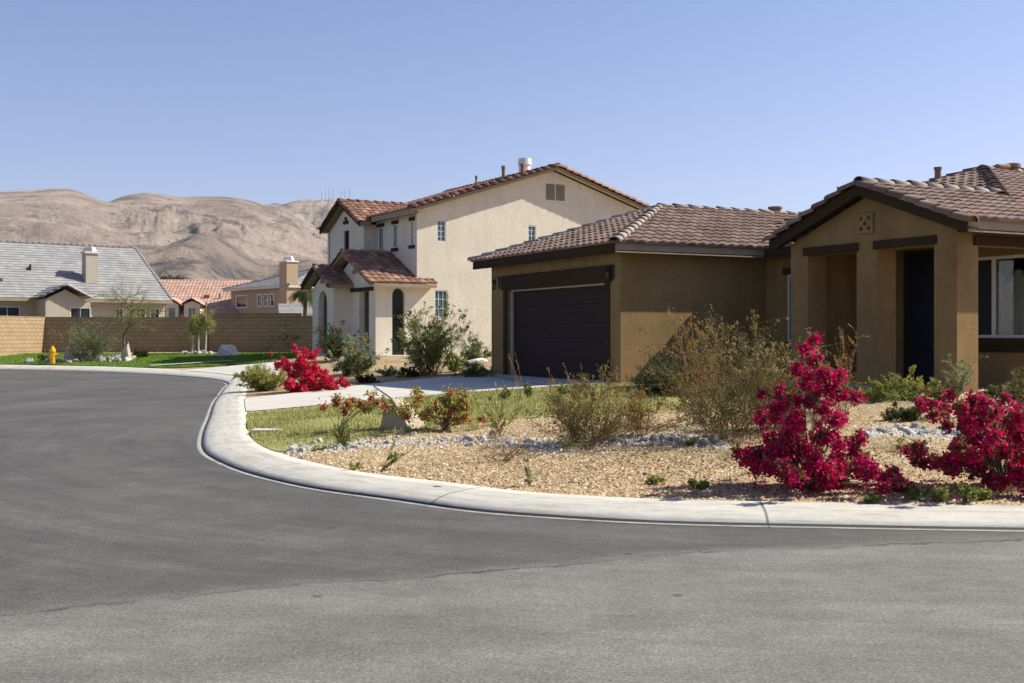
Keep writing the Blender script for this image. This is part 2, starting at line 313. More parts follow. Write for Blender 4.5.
# ------------------------------------------------------------------ terrain height
CP = [(-.2, 30.2, .45), (2.1, 25.7, .45), (3, 24.6, .45), (6, 25.6, .5), (6.9, 21.5, .5), (8.9, 19.2, .48), (12, 21.5, .5), (9, 24, .5), (1, 29, .45), (6, 33, .5),
      (-5, 46, .68), (-8, 45, .66), (-4, 46.5, .7), (-1, 48, .7), (5, 52, .7), (0, 38, .6), (-2.5, 40, .6), (-6.4, 43.5, .62), (-4, 33, .38), (-6.2, 36, .35),
      (-25, 62, .6), (-19, 61, .6), (-8, 62, .62), (-32, 58, .5), (-20, 51.6, .24), (-14, 52, .36), (-10, 50, .42), (2, 14, .26), (5, 13.5, .28), (5, 17.5, .42), (9, 14.5, .34), (-1, 19, .33), (-3, 17, .24),
      (8, 11, .2), (14, 12, .22), (20, 14, .3), (30, 20, .5), (40, 60, .8), (0, 80, .8), (-40, 80, .8), (0, 150, .9), (-90, 130, .9), (90, 130, .9), (-90, 70, .7), (90, 20, .6), (90, 70, .8)]
# curb flow line (road edge), traced on the ground
FL = [(60, 8.2), (24, 8.25), (12, 8.45), (7, 8.62), (3.95, 8.84), (2.6, 8.98), (1.3, 9.15), (.5, 9.4), (-.3, 9.8), (-1.1, 10.5), (-1.9, 11.2), (-2.6, 12.1), (-3.25, 13.2), (-3.95, 14.8),
      (-4.62, 17.2), (-5.5, 20.9), (-6.55, 25.3), (-7.4, 29.2), (-8.1, 32.4), (-8.75, 35.4), (-9.9, 38.4), (-11.6, 41.2), (-14.4, 44.6), (-17.9, 47.8), (-22.5, 50.4), (-28, 51.6), (-40, 52.5), (-90, 53)]
def catmull(P, n):
    out = []
    for i in range(len(P) - 1):
        p0, p1, p2, p3 = [np.array(P[max(0, min(len(P) - 1, j))], float) for j in (i - 1, i, i + 1, i + 2)]
        for t in np.arange(n) / n: out.append(.5 * (2 * p1 + (p2 - p0) * t + (2 * p0 - 5 * p1 + 4 * p2 - p3) * t * t + (3 * p1 - p0 - 3 * p2 + p3) * t ** 3))
    out.append(np.array(P[-1], float)); return np.array(out)
FLC = catmull(FL, 5)
tang = np.gradient(FLC, axis=0); tang /= np.linalg.norm(tang, axis=1)[:, None]
NRM = np.stack([tang[:, 1], -tang[:, 0]], 1)                      # towards the lots
CW = np.interp(FLC[:, 0], [-20, -13, -10, -8.5], [1.5, 1.3, .9, .66]) # width of the sloped kerb
CW = np.where(FLC[:, 1] < 30, .66, CW)
CZ = np.where(FLC[:, 1] < 30, .10, np.interp(FLC[:, 0], [-20, -13, -8.5], [.17, .15, .11]))
BACK = FLC + NRM * CW[:, None]
ctl = np.array(CP + [(b[0], b[1], z) for b, z in list(zip(BACK, CZ))[::3]])
A_ = np.linalg.norm(ctl[:, None, :2] - ctl[None, :, :2], axis=2); n_ = len(ctl)
KM = np.block([[A_ + np.eye(n_) * .15, np.ones((n_, 1))], [np.ones((1, n_)), np.zeros((1, 1))]])
WTS = np.linalg.solve(KM, np.append(ctl[:, 2], 0))
def H(x, y):
    x = np.atleast_1d(np.asarray(x, float)); y = np.atleast_1d(np.asarray(y, float)); out = np.empty(len(x))
    for i in range(0, len(x), 20000):
        d = np.sqrt((x[i:i + 20000, None] - ctl[:, 0]) ** 2 + (y[i:i + 20000, None] - ctl[:, 1]) ** 2); out[i:i + 20000] = d @ WTS[:-1] + WTS[-1]
    return out
def h1(x, y): return float(H(x, y)[0])
def at(px, py):                                                   # ground point seen at a pixel of the photograph
    d = 10.
    for _ in range(40):
        z = h1((px - 512) / FPX * d, d); d2 = (CAM_Z - z) * FPX / max(py - HY, 1.5); d = .5 * d + .5 * min(d2, 90)
    x = (px - 512) / FPX * d; return Vector((x, d, h1(x, d)))
def atd(px, d): x = (px - 512) / FPX * d; return Vector((x, d, h1(x, d)))

def inpoly(P, poly):
    poly = np.asarray(poly, float); x, y = P[:, 0], P[:, 1]; ins = np.zeros(len(P), bool); j = len(poly) - 1
    for i in range(len(poly)):
        xi, yi = poly[i]; xj, yj = poly[j]
        c = ((yi > y) != (yj > y)) & (x < (xj - xi) * (y - yi) / (yj - yi + 1e-12) + xi); ins ^= c; j = i
    return ins
def drape(name, poly, step, off, mat, zfun=None, extra=None, subdiv_edge=True, skirt=.0):
    poly = np.asarray(poly, float); bd = []
    for i in range(len(poly)):
        a, b = poly[i], poly[(i + 1) % len(poly)]; n = max(1, int(np.linalg.norm(b - a) / (step * 1.5))) if subdiv_edge else 1
        for t in range(n): bd.append(a + (b - a) * t / n)
    bd = np.array(bd); nb = len(bd)
    lo, hi = poly.min(0), poly.max(0); gx, gy = np.meshgrid(np.arange(lo[0], hi[0], step), np.arange(lo[1], hi[1], step)); P = np.stack([gx.ravel(), gy.ravel()], 1)
    P = P + RNG.uniform(-.15, .15, P.shape) * step; P = P[inpoly(P, poly)]
    if extra is not None: P = np.vstack([P, extra]) if len(P) else extra
    allv = [Vector(p) for p in bd] + [Vector(p) for p in P]
    r = delaunay_2d_cdt(allv, [(i, (i + 1) % nb) for i in range(nb)], [list(range(nb))], 1, 1e-5)
    vo = np.array([(v.x, v.y) for v in r[0]]); z = (zfun or H)(vo[:, 0], vo[:, 1]) + off
    me = bpy.data.meshes.new(name); me.from_pydata(np.column_stack([vo, z]).tolist(), [], [tuple(f) for f in r[2]])
    bm = bmesh.new(); bm.from_mesh(me)
    for f in bm.faces:
        if f.normal.z < 0: f.normal_flip()
    bm.to_mesh(me); bm.free(); me.polygons.foreach_set('use_smooth', [True] * len(me.polygons))
    return link(name, me, mat)

# ------------------------------------------------------------------ ground, road, kerb
o = MB().add([(-9000, -4000, -.06), (9000, -4000, -.06), (9000, 9000, -.06), (-9000, 9000, -.06)], [(0, 1, 2, 3)]).build('desert_ground', M['desert']); tag(o, kind='structure')
o = MB().add([(-90, -40, 0), (60, -40, 0), (60, 60, 0), (-90, 60, 0)], [(0, 1, 2, 3)]).build('road', M['asphalt']); tag(o, kind='structure')
near = [p for p in BACK]
poly = near + [np.array((-95, 54.6)), np.array((-95, 200)), np.array((100, 200)), np.array((100, 9))]
gx, gy = np.meshgrid(np.arange(-12, 16, .35), np.arange(9, 32, .35)); ex = np.stack([gx.ravel(), gy.ravel()], 1); ex = ex + RNG.uniform(-.1, .1, ex.shape); ex = ex[inpoly(ex, poly)]
gx, gy = np.meshgrid(np.arange(-30, 20, .9), np.arange(32, 66, .9)); e2 = np.stack([gx.ravel(), gy.ravel()], 1); e2 = e2[inpoly(e2, poly)]
o = drape('gravel_yard_ground', poly, 9, 0, M['gravel'], extra=np.vstack([ex, e2]), subdiv_edge=False); tag(o, kind='structure')
# kerb: gutter pan + rolled kerb, swept along the flow line
def kerb():
    prof = [(-.075, .003), (-.06, .008), (-.04, .006), (-.015, .004), (.0, .005), (.006, .021), (.12, .055), (.32, .088), (.75, .104), (1.0, .106), (1.03, -.15)]
    fine = catmull(FL, 12); tg = np.gradient(fine, axis=0); tg /= np.linalg.norm(tg, axis=1)[:, None]; nr = np.stack([tg[:, 1], -tg[:, 0]], 1)
    s = np.append(0, np.cumsum(np.linalg.norm(np.diff(fine, axis=0), axis=1)))
    wd = np.interp(fine[:, 0], [-20, -13, -10, -8.5], [1.5, 1.3, .9, .66]); wd = np.where(fine[:, 1] < 30, .66, wd)
    cz = np.where(fine[:, 1] < 30, .10, np.interp(fine[:, 0], [-20, -13, -8.5], [.17, .15, .11]))
    V, F, UV = [], [], []; m = len(prof)
    for i in range(len(fine)):
        for (a, z) in prof:
            off = a if a < 0 else a * wd[i]; zz = z if a <= .03 else z / .104 * cz[i] if z > 0 else z
            zz += .003 * noise.noise(Vector((s[i] * .5, a, 0)))
            p = fine[i] + nr[i] * off; V.append((p[0], p[1], zz)); UV.append((s[i], a + .335 if a <= .03 else .6 + a))
    for i in range(len(fine) - 1):
        for j in range(m - 1): F.append((i * m + j, i * m + j + 1, (i + 1) * m + j + 1, (i + 1) * m + j))
    me = bpy.data.meshes.new('kerb'); me.from_pydata(V, [], F); uv = me.uv_layers.new(name='uv')
    for lp in me.loops: uv.data[lp.index].uv = UV[lp.vertex_index]
    me.polygons.foreach_set('use_smooth', [True] * len(me.polygons)); bm = bmesh.new(); bm.from_mesh(me); bmesh.ops.recalc_face_normals(bm, faces=bm.faces)
    if sum(f.normal.z for f in bm.faces) < 0: bmesh.ops.reverse_faces(bm, faces=bm.faces)
    bm.to_mesh(me); bm.free()
    return tag(link('kerb', me, M['curb']), kind='structure')
kerb()
def pts(*L): return [np.array(at(px, py)[:2]) for px, py in L]
DRIVE = [(-4.7, 21.05), (-3.4, 21.8), (2.3, 25.45), (2.32, 25.62), (-.45, 30.95), (-.75, 31.2), (-3.6, 28.7), (-5.75, 25.7), (-5.55, 24.2)]
bk = [tuple(q) for q in BACK if 20.6 < q[1] < 25.8]; DRIVE = [q for q in DRIVE if q[0] > -4.75] + [(q[0] - .012, q[1]) for q in bk[::-1]]
o = drape('driveway', DRIVE, .4, .014, M['conc']); tag(o, kind='structure')
o = drape('walkway', [(2.42, 25.1), (2.42, 24.35), (5.2, 23.6), (7.3, 20.6), (8.2, 21.2), (6.2, 24.5), (4.2, 25.3)], .3, .02, M['conc']); tag(o, kind='structure')
LAWN = [(-4.72, 20.75), (-3.4, 21.6), (2.2, 24.9), (5.0, 23.3), (5.4, 20.2), (3.6, 17.5), (1.6, 16.9), (-.3, 16.1), (-1.9, 15.1), (-2.9, 14.35), (-3.35, 14.9), (-3.75, 17.2), (-4.5, 19.9)]
LAWN = [(-3.4, 21.72), (2.2, 25.05), (5.0, 23.5), (5.6, 20.6), (3.9, 18.0), (1.6, 17.1), (-.3, 16.2), (-1.7, 14.9), (-2.35, 13.75)]
LAWN = [tuple(p) for p in catmull(LAWN, 4)] + [(q[0] - .012, q[1]) for q in BACK if 13.7 < q[1] < 20.7]
o = drape('dry_lawn_ground', LAWN, .35, .009, M['lawn']); tag(o, kind='structure')
APRON = [(-7.9, 34.2), (-7.3, 33.6), (-7.6, 37), (-8.6, 43.6), (-9.9, 44.6), (-12.5, 45.2), (-11.2, 42.6), (-9.4, 39.4), (-8.3, 36.2)]
APRON = [(-7.42, 32.4), (-6.9, 30), (-6.6, 30.6), (-7.3, 36.5), (-9.0, 43.8), (-11.0, 44.6), (-12.9, 44.4), (-10.9, 41.8), (-9.1, 38.6), (-8.0, 35.4)]
o = drape('pavement', APRON, .5, .03, M['conc']); tag(o, kind='structure')
FARL = [(-9.3, 44.6), (-11.3, 45.4), (-14.2, 46.6), (-17.5, 49.4), (-22.5, 52.1), (-40, 54.4), (-60, 60), (-30, 59.5), (-24.6, 60.2), (-19, 59.6), (-9.2, 60.4), (-6.5, 56), (-8.6, 48.5)]
o = drape('green_lawn_ground', FARL, 1.0, .03, M['green']); tag(o, kind='structure')
o = drape('garden_path', [(-14.4, 46.9), (-14.0, 46.6), (-12.2, 51.3), (-12.6, 51.6)], .5, .055, M['conc']); 
bpy.data.objects.remove(o)
gp = [np.array(p) for p in ((-13.5, 46.5), (-15.0, 46.8), (-13.0, 51.8), (-12.0, 52.6))]
def strip(name, P, wdt, off, mat):
    P = catmull(P, 8); tg = np.gradient(P, axis=0); tg /= np.linalg.norm(tg, axis=1)[:, None]; n = np.stack([tg[:, 1], -tg[:, 0]], 1)
    V = []; F = []
    for i, p in enumerate(P):
        for sgn in (-1, 1):
            q = p + n[i] * sgn * wdt / 2; V.append((q[0], q[1], h1(*q) + off))
        if i: F.append((2 * i - 2, 2 * i - 1, 2 * i + 1, 2 * i))
    return MB().add(V, F).build(name, mat)
P1 = [at(150, 367.4)[:2], at(190, 365)[:2], at(233, 362.4)[:2]]
tag(strip('garden_path', P1, .5, .09, M['conc']), kind='structure')
for J_ in ([(374, 387), (384, 394), (394, 401)], [(492, 377), (560, 388)]):
    q = [at(*t_)[:2] for t_ in J_]; q = q if len(q) > 2 else [q[0], (q[0] + q[1]) / 2 if hasattr(q[0], 'lerp') else q[0], q[1]]
    tag(strip('driveway_joint', q, .035, .022, M['joint']), kind='structure')
p = at(268, 431.5); o = MB().box(-.22, .22, -.13, .13, -.02, .035).build('utility_cover', M['conc'], bevel=.01); o.location = p + Vector((0, 0, .0)); tag(o, 'small flat white concrete cover set in the dry lawn by the kerb bend', 'utility cover')

# ------------------------------------------------------------------ building helpers (local x = along the side wall, local y = along the front, z up)
def tiled(name, poly, mat, parent, tw=.27, th=.34, amp=.052, lip=.034, style='barrel', res=6, label=None):
    """poly: planar convex list of points, first edge = the eave. Real tile relief, cut to the polygon."""
    P = [Vector(p) for p in poly]; e = (P[1] - P[0]).normalized(); n = (P[1] - P[0]).cross(P[2] - P[0]).normalized()
    if n.z < 0: n = -n
    s = n.cross(e).normalized()
    if s.z < 0: s = -s
    L2 = [((p - P[0]).dot(e), (p - P[0]).dot(s)) for p in P]
    x0 = min(a for a, b in L2); x1 = max(a for a, b in L2); y1 = max(b for a, b in L2)
    k0 = int(math.floor(x0 / tw)); k1 = int(math.ceil(x1 / tw)); xs = np.arange(k0 * res, k1 * res + 1) / res * tw
    if style == 'barrel': hx = amp * np.abs(np.sin(np.pi * xs / tw)) ** .8
    elif style == 'flat': hx = np.zeros(len(xs))
    else: hx = amp * .5 * (1 + np.cos(2 * np.pi * xs / tw))
    rows = int(math.ceil(y1 / th)); V, F, UV = [], [], []
    rg = random.Random(len(name) + int(x1 * 10)); N = len(xs)
    for r_ in range(rows):
        b = len(V)
        jit = [rg.uniform(-.006, .006) for _ in range(k1 - k0 + 1)]
        for (t, hh) in ((r_ * th, 0.0), (r_ * th, lip), ((r_ + 1) * th, .004)):
            for i, x in enumerate(xs):
                j = jit[min(i // res, k1 - k0)] if hh == lip else 0
                V.append(P[0] + e * x + s * (t + j * .5) + n * (hx[i] + hh + j if hh else 0))
        for q in range(2):
            for i in range(N - 1):
                F.append((b + q * N + i, b + q * N + i + 1, b + (q + 1) * N + i + 1, b + (q + 1) * N + i)); UV.append((k0 + i // res + .5, r_ + .5))
    me = bpy.data.meshes.new(name); me.from_pydata([tuple(v) for v in V], [], F); uv = me.uv_layers.new(name='uv')
    arr = np.repeat(np.array(UV, np.float32), 4, axis=0); uv.data.foreach_set('uv', arr.ravel())
    bm = bmesh.new(); bm.from_mesh(me); cen = sum(P, Vector()) / len(P)
    for i in range(1, len(P)):
        a, c = P[i], P[(i + 1) % len(P)]; nn = (c - a).cross(n).normalized()
        if (cen - a).dot(nn) > 0: nn = -nn
        bmesh.ops.bisect_plane(bm, geom=bm.verts[:] + bm.edges[:] + bm.faces[:], plane_co=a, plane_no=nn, clear_outer=True)
    bm.to_mesh(me); bm.free()
    return link(name, me, mat, parent, label)
def caps(name, a, b, mat, parent, r=.13, seg=.42, lift=.02, label=None, step=.025):
    """row of overlapping half-round ridge tiles from a (low) to b (high)"""
    a, b = Vector(a), Vector(b); L = (b - a).length; t = (b - a) / L; n = max(1, round(L / seg)); side = t.cross(Vector((0, 0, 1))).normalized(); up = side.cross(t).normalized()
    if up.z < 0: up = -up
    mb = MB(); V, F = [], []; K = 8; rg = random.Random(int(L * 100))
    for i in range(n):
        p0 = a + t * (L * i / n - .03); p1 = a + t * (L * (i + 1) / n + .02); j = rg.uniform(-.008, .008)
        ring = []
        for (p, rr, l) in ((p0, r * 1.12, lift + step + j), (p1, r * .95, lift + j)):
            ring.append([p + side * math.cos(math.pi * k / K) * rr + up * (math.sin(math.pi * k / K) * rr * .8 + l - .05) for k in range(K + 1)])
        fl = [p + (q - p) * .86 for p, q in ((p0, v) for v in ring[0])]
        vs_ = ring[0] + ring[1] + fl
        m = K + 1; fs = [(k, k + 1, m + k + 1, m + k) for k in range(K)] + [(2 * m + k, 2 * m + k + 1, k + 1, k) for k in range(K)]
        mb.add(vs_, fs); UVn = 0
    me = bpy.data.meshes.new(name); me.from_pydata([tuple(v) for v in mb.v], [], mb.f); uv = me.uv_layers.new(name='uv')
    per = 2 * K
    for pl in me.polygons:
        idx = pl.index // per
        for li in pl.loop_indices: uv.data[li].uv = (idx + .5, .5 + round(L * 7))
    me.polygons.foreach_set('use_smooth', [True] * len(me.polygons))
    return link(name, me, mat, parent, label)
def wallstrip(mb, p0, d, L, z0, top, th, inn, holes=(), extra=()):
    """wall from p0 along d (2D unit), outer face on the line, thickness th towards inn. top: number or function. holes: (a0,a1,zb,zt or func)"""
    tf = top if callable(top) else (lambda a: top); bp = {0., float(L)} | set(float(x) for x in extra)
    hs = []
    for (a0, a1, zb, zt) in holes:
        bp |= {a0, a1}; f = zt if callable(zt) else (lambda a, z=zt: z); hs.append((a0, a1, zb, f))
        if callable(zt): bp |= {a0 + (a1 - a0) * i / 14 for i in range(15)}
    bp = sorted(bp)
    def piece(a, b, za0, zb0, za1, zb1):
        q = []
        for (t, lo, hi) in ((a, za0, za1), (b, zb0, zb1)):
            for w_ in (0, th):
                x = p0[0] + d[0] * t + inn[0] * w_; y = p0[1] + d[1] * t + inn[1] * w_; q += [(x, y, lo), (x, y, hi)]
        mb.add(q, [(0, 1, 5, 4), (2, 6, 7, 3), (0, 4, 6, 2), (1, 3, 7, 5), (0, 2, 3, 1), (4, 5, 7, 6)])
    for a, b in zip(bp[:-1], bp[1:]):
        if b - a < 1e-6: continue
        m = (a + b) / 2; cur = [(z0, z0)]; iv = []
        hh = sorted([h for h in hs if h[0] - 1e-6 <= a and b <= h[1] + 1e-6], key=lambda h: h[2]); lo = (z0, z0)
        for h in hh:
            if h[2] > z0 + .001: piece(a, b, lo[0], lo[1], h[2], h[2])
            lo = (h[3](a), h[3](b))
        piece(a, b, lo[0], lo[1], tf(a), tf(b))
def arch(a0, a1, spring):
    r = (a1 - a0) / 2; c = (a0 + a1) / 2
    return lambda a: spring + math.sqrt(max(0, r * r - (a - c) ** 2))
def mapx(y0): return lambda a, b, c: (a, y0 - b, c)       # wall facing -y: a along x, b outward, c up
def mapy(x0): return lambda a, b, c: (x0 - b, a, c)       # wall facing -x: a along y
def window(parent, mp, a0, a1, z0, z1, nx, nz, frame, gl, sill=None, head=None, depth=-.06, fw=.045, label=None, name='window', mun=.022):
    f = MB(mp).box(a0, a0 + fw, depth - .03, depth + .05, z0, z1).box(a1 - fw, a1, depth - .03, depth + .05, z0, z1).box(a0 + fw, a1 - fw, depth - .03, depth + .05, z0, z0 + fw).box(a0 + fw, a1 - fw, depth - .03, depth + .05, z1 - fw, z1)
    wo = f.build(name, frame, parent, label)
    MB(mp).box(a0 + fw, a1 - fw, depth - .012, depth, z0 + fw, z1 - fw).build('pane', gl, wo)
    if nx > 1 or nz > 1:
        m = MB(mp)
        for i in range(1, nx): x = a0 + (a1 - a0) * i / nx; m.box(x - mun / 2, x + mun / 2, depth + .002, depth + .022, z0 + fw, z1 - fw)
        for i in range(1, nz): z = z0 + (z1 - z0) * i / nz; m.box(a0 + fw, a1 - fw, depth + .003, depth + .019, z - mun / 2, z + mun / 2)
        m.build('muntin', frame, wo)
    if sill: MB(mp).box(a0 - .1, a1 + .1, .002, .09, z0 - .14, z0 - .003).build('sill', sill, wo, bevel=.01)
    if head: MB(mp).box(a0 - .1, a1 + .1, .002, .07, z1 + .003, z1 + .15).build('lintel', head, wo, bevel=.01)
    return wo
def vent_pipe(root, x, y, z, h, r, mat, hood=False, name='roof_pipe'):
    m = MB().lathe(x, y, [(r, z - .3), (r, z + h * .75), (r * 1.25, z + h * .75), (r * 1.25, z + h), (r * .9, z + h)], 12); return m.build(name, mat, root, smooth=False)

# ------------------------------------------------------------------ the tan garage house
A1 = math.radians(27.07); Z1 = .45
tan_house = empty('tan_house', (2.395, 25.35, Z1), A1, 'single storey tan stucco house with dark brown garage door, brown tiled roof and gabled porch', 'house')
R = tan_house; E1 = 3.05                                          # eave height (roof surface) above base
WT = 2.93                                                          # wall top
def garage_walls():
    m = MB(); y0, y1 = .634, .634 + 4.88
    wallstrip(m, (0, 0), (0, 1), 6.48, -.3, WT, .2, (1, 0), [(y0 - .0, y1 + .0, -.3, 2.24)])
    wallstrip(m, (.2, 0), (1, 0), 3.86, -.3, WT, .2, (0, 1))
    wallstrip(m, (.2, 6.48), (1, 0), 14, -.3, WT, .2, (0, -1))
    wallstrip(m, (4.06, 0), (0, -1), 2.57, -.3, WT, .2, (1, 0), [(.75, 2.2, .9, 2.45)])
    wallstrip(m, (4.26, -2.57), (1, 0), .74, -.3, WT, .2, (0, 1))
    # porch back wall with the entry door and the window
    wallstrip(m, (5.0, -2.37), (0, -1), 4.35, -.3, WT, .2, (1, 0), [(1.02, 1.97, -.3, 2.84), (2.75, 4.28, 1.0, 2.60)])
    return m.build('wall', M['tan'], R)
garage_walls()
def porch():
    m = MB(); pit = .36; zf = E1 - .16
    top = lambda a: zf - .02 + pit * (min(a, 4.38 - a) + .25)
    # gable wall at x=2.6 from y=-2.57 to y=-6.95 (a measured towards -y)
    wallstrip(m, (2.6, -2.57), (0, -1), 4.38, -.3, top, .50, (1, 0), [(.52, 1.92, -.3, 2.70), (2.45, 3.86, -.3, 2.70)], extra=(2.19,))
    wallstrip(m, (3.1, -2.57), (1, 0), .96, -.3, WT, .2, (0, -1))
    wallstrip(m, (3.1, -6.95), (1, 0), 12.0, -.3, WT, .22, (0, 1), [(.03, 2.1, -.3, 2.66)])
    m.build('porch_wall', M['tan'], R)
    MB().box(2.35, 5.0, -7.3, -2.2, -.4, .03).build('porch_floor', M['conc'], R)
    MB().box(3.12, 5.0, -6.5, -2.8, 2.86, 2.9).build('porch_ceiling', M['tan'], R)
    for a0, a1 in ((.43, 1.98), (2.40, 3.93)):
        MB().box(2.545, 2.597, -2.57 - a1, -2.57 - a0, 2.70, 2.86).build('lintel', M['brown'], R, bevel=.008)
    MB().box(3.0, 5.35, -7.005, -6.953, 2.66, 2.84).build('lintel', M['brown'], R, bevel=.008)
porch()
# gable vent: square clay plate with round holes
v = MB(mapy(2.6)).box(-4.96, -4.56, .002, .05, 3.02, 3.42).build('gable_vent', M['tan'], R, bevel=.012)
h_ = MB(mapy(2.6))
for (dy, dz) in ((-.1, -.1), (.1, -.1), (0, 0), (-.1, .1), (.1, .1)):
    c = [(-4.76 + dy + .045 * math.cos(t), .0515, 3.22 + dz + .045 * math.sin(t)) for t in np.arange(8) * math.pi / 4]; h_.prism(c, (0, .004, 0))
h_.build('vent_hole', M['black'], v)
# garage door: panelled, in a reveal with pale jamb strips
gd = MB()
for r_ in range(5):
    z0, z1 = r_ * .448, (r_ + 1) * .448
    gd.box(.16, .20, .70, 5.45, z0 + .004, z1 - .006)
    for c in range(2): gd.box(.155, .16, .74, 5.41, z0 + .06 + c * .2, z0 + .22 + c * .2)
gd.build('garage_door', M['garage'], R, bevel=.006)
for ya, yb in ((.43, .634), (5.514, 5.72)): MB().box(-.035, -.003, ya, yb, -.02, 2.24).build('door_casing', M['brown'], R, bevel=.006)
MB().box(-.06, -.003, .36, 5.80, 2.243, 2.62).build('header_beam', M['brown'], R, bevel=.01)
MB().box(.09, .15, 5.455, 5.514, 0, 2.235).box(.09, .15, .636, 5.455, 2.2, 2.235).build('door_jamb', M['jamb'], R)
MB().box(.2, .24, .6, 5.6, -.1, 2.5).build('door_backing', M['black'], R)
def lantern(y, z):
    m = MB().box(-.025, -.003, y - .045, y + .045, z - .12, z + .2).tube([(-.02, y, z + .14), (-.10, y, z + .2), (-.16, y, z + .12)], .011, 6)
    l = m.build('lantern', M['black'], R)
    MB().lathe(-.16, y, [(.035, z - .1), (.06, z + .03), (.02, z + .031)], 8).build('lamp_glass', M['glass'], l)
    MB().lathe(-.16, y, [(.078, z + .034), (.045, z + .09), (.012, z + .12), (.010, z + .15)], 8).build('lamp_cap', M['black'], l)
    MB().lathe(-.16, y, [(.015, z - .16), (.045, z - .12), (.04, z - .102)], 8).build('lamp_base', M['black'], l)
lantern(.30, 2.42); lantern(6.0, 2.42)
# entry door with panels, handle, frame
d_ = MB(mapy(5.0)).box(-4.30, -3.43, -.14, -.1, .03, 2.78)
for (z0, z1) in ((.2, .95), (1.1, 1.9), (2.05, 2.65)):
    for (a, b) in ((-4.22, -3.92), (-3.82, -3.52)): d_.box(a, b, -.1, -.085, z0, z1)
do = d_.build('entry_door', M['door'], R, bevel=.005)
MB(mapy(5.0)).box(-4.26, -4.20, -.1, -.03, .98, 1.1).build('handle', M['metal'], do)
MB(mapy(5.0)).box(-4.335, -4.302, -.15, .02, .0, 2.83).box(-3.428, -3.395, -.15, .02, .0, 2.83).box(-4.302, -3.428, -.15, .02, 2.782, 2.83).build('door_frame', M['brown'], R)
# windows
window(R, mapy(4.06), -2.2, -.75, .9, 2.45, 2, 1, M['white'], M['glass'], M['brown'], M['brown'])
wn = window(R, mapy(5.0), -6.65, -5.12, 1.0, 2.60, 1, 1, M['white'], M['clear'], M['brown'], None, fw=.06)
MB(mapy(5.0)).box(-5.71, -5.655, -.08, 0, 1.06, 2.54).build('mullion', M['white'], wn); MB(mapy(5.0)).box(-5.655, -5.18, -.045, -.035, 1.06, 2.54).build('insect_screen', M['black'], wn)
MB(mapy(5.0)).box(-6.72, -5.05, .004, .05, .72, .855).build('apron', M['brown'], R)
cu = MB()
V, F = [], []; N = 90
for i in range(N + 1):
    y = -6.8 + 1.75 * i / N; x = 5.12 + .04 * math.sin(i * .9) + .02 * math.sin(i * 2.3)
    V += [(x, y, .9), (x + .02 * math.sin(i * .5), y, 2.2 + .12 * math.sin(i * .25))]
    if i: F.append((2 * i - 2, 2 * i, 2 * i + 1, 2 * i - 1))
MB().add(V, F).build('curtain', M['curtain'], wn, smooth=True)
MB().box(5.2, 6.4, -6.7, -2.6, .0, .02).box(6.4, 6.42, -6.7, -2.6, 0, 2.7).box(5.2, 6.4, -6.7, -2.6, 2.7, 2.72).box(5.2, 6.4, -5.3, -5.28, .02, 2.7).build('interior', M['inside'], R)
# roof --------------------------------------------------
OV = .43; p = .36; w_ = 3.67; zr = E1 + p * w_
# eaves at z=E1-? surfaces; garage hip end (faces -x), side (faces -y), back
G0 = (-OV, -OV, E1); G1 = (-OV, 6.91, E1); GA = (-OV + w_, 3.24, zr)
roof = tiled('roof', [G1, G0, GA], M['tile_b'], R)
tiled('roof_tiles', [G0, (8.2, -OV, E1), (8.2, 3.24, zr), GA], M['tile_b'], roof)
tiled('roof_tiles', [(12.2, 6.91, E1), G1, GA, (12.2, 3.24, zr)], M['tile_b'], roof, res=2)
caps('ridge_tiles', (-OV, -OV, E1 + .03), GA, M['cap_b'], roof, seg=.40)
caps('ridge_tiles', (-OV, 6.91, E1 + .03), GA, M['cap_b'], roof, seg=.40)
caps('ridge_tiles', GA, (8.4, 3.24, zr), M['cap_b'], roof, seg=.46)
# main block
X0, Y0, W5 = 3.63, -7.42, 5.8; zA = E1 + p * W5
MA = (X0 + W5, Y0 + W5, zA)
tiled('roof_tiles', [(X0, 4.18, E1), (X0, Y0, E1), MA], M['tile_b'], roof)
tiled('roof_tiles', [(X0, Y0, E1), (20, Y0, E1), (20, Y0 + W5, zA), MA], M['tile_b'], roof)
tiled('roof_tiles', [(20, 4.18, E1), (X0, 4.18, E1), MA, (20, Y0 + W5, zA)], M['tile_b'], roof, res=2)
caps('ridge_tiles', (X0 + 2.3, Y0 + 2.3, E1 + p * 2.3), MA, M['tile_b'], roof, seg=.40, r=.15)
caps('ridge_tiles', (X0, 4.18, E1), MA, M['tile_b'], roof, seg=.40)
caps('ridge_tiles', MA, (20, MA[1], zA), M['cap_b'], roof, seg=.46)
# porch gable: left slope and the small strip of right slope in front of the main block
GX, GY = 2.3, -4.82; gz = E1 + p * 2.6
tiled('roof_tiles', [(4.4, -2.22, E1), (GX, -2.22, E1), (GX, GY, gz), (6.25, GY, gz), ], M['tile_b'], roof)
tiled('roof_tiles', [(GX, Y0, E1), (X0 + .05, Y0, E1), (6.25, GY, gz), (GX, GY, gz)], M['tile_b'], roof)
caps('ridge_tiles', (GX + .05, GY, gz + .02), (6.3, GY, gz + .02), M['cap_b'], roof, seg=.42)
caps('rake_tiles', (GX + .06, -2.17, E1 - .03), (GX + .06, GY, gz - .01), M['tile_b'], roof, seg=.40, r=.16, step=.05)  # left rake takes the darker tile, its shade put into the colour
caps('rake_tiles', (GX + .06, Y0 - .05, E1 - .03), (GX + .06, GY, gz - .01), M['tile_b'], roof, seg=.40, r=.14)
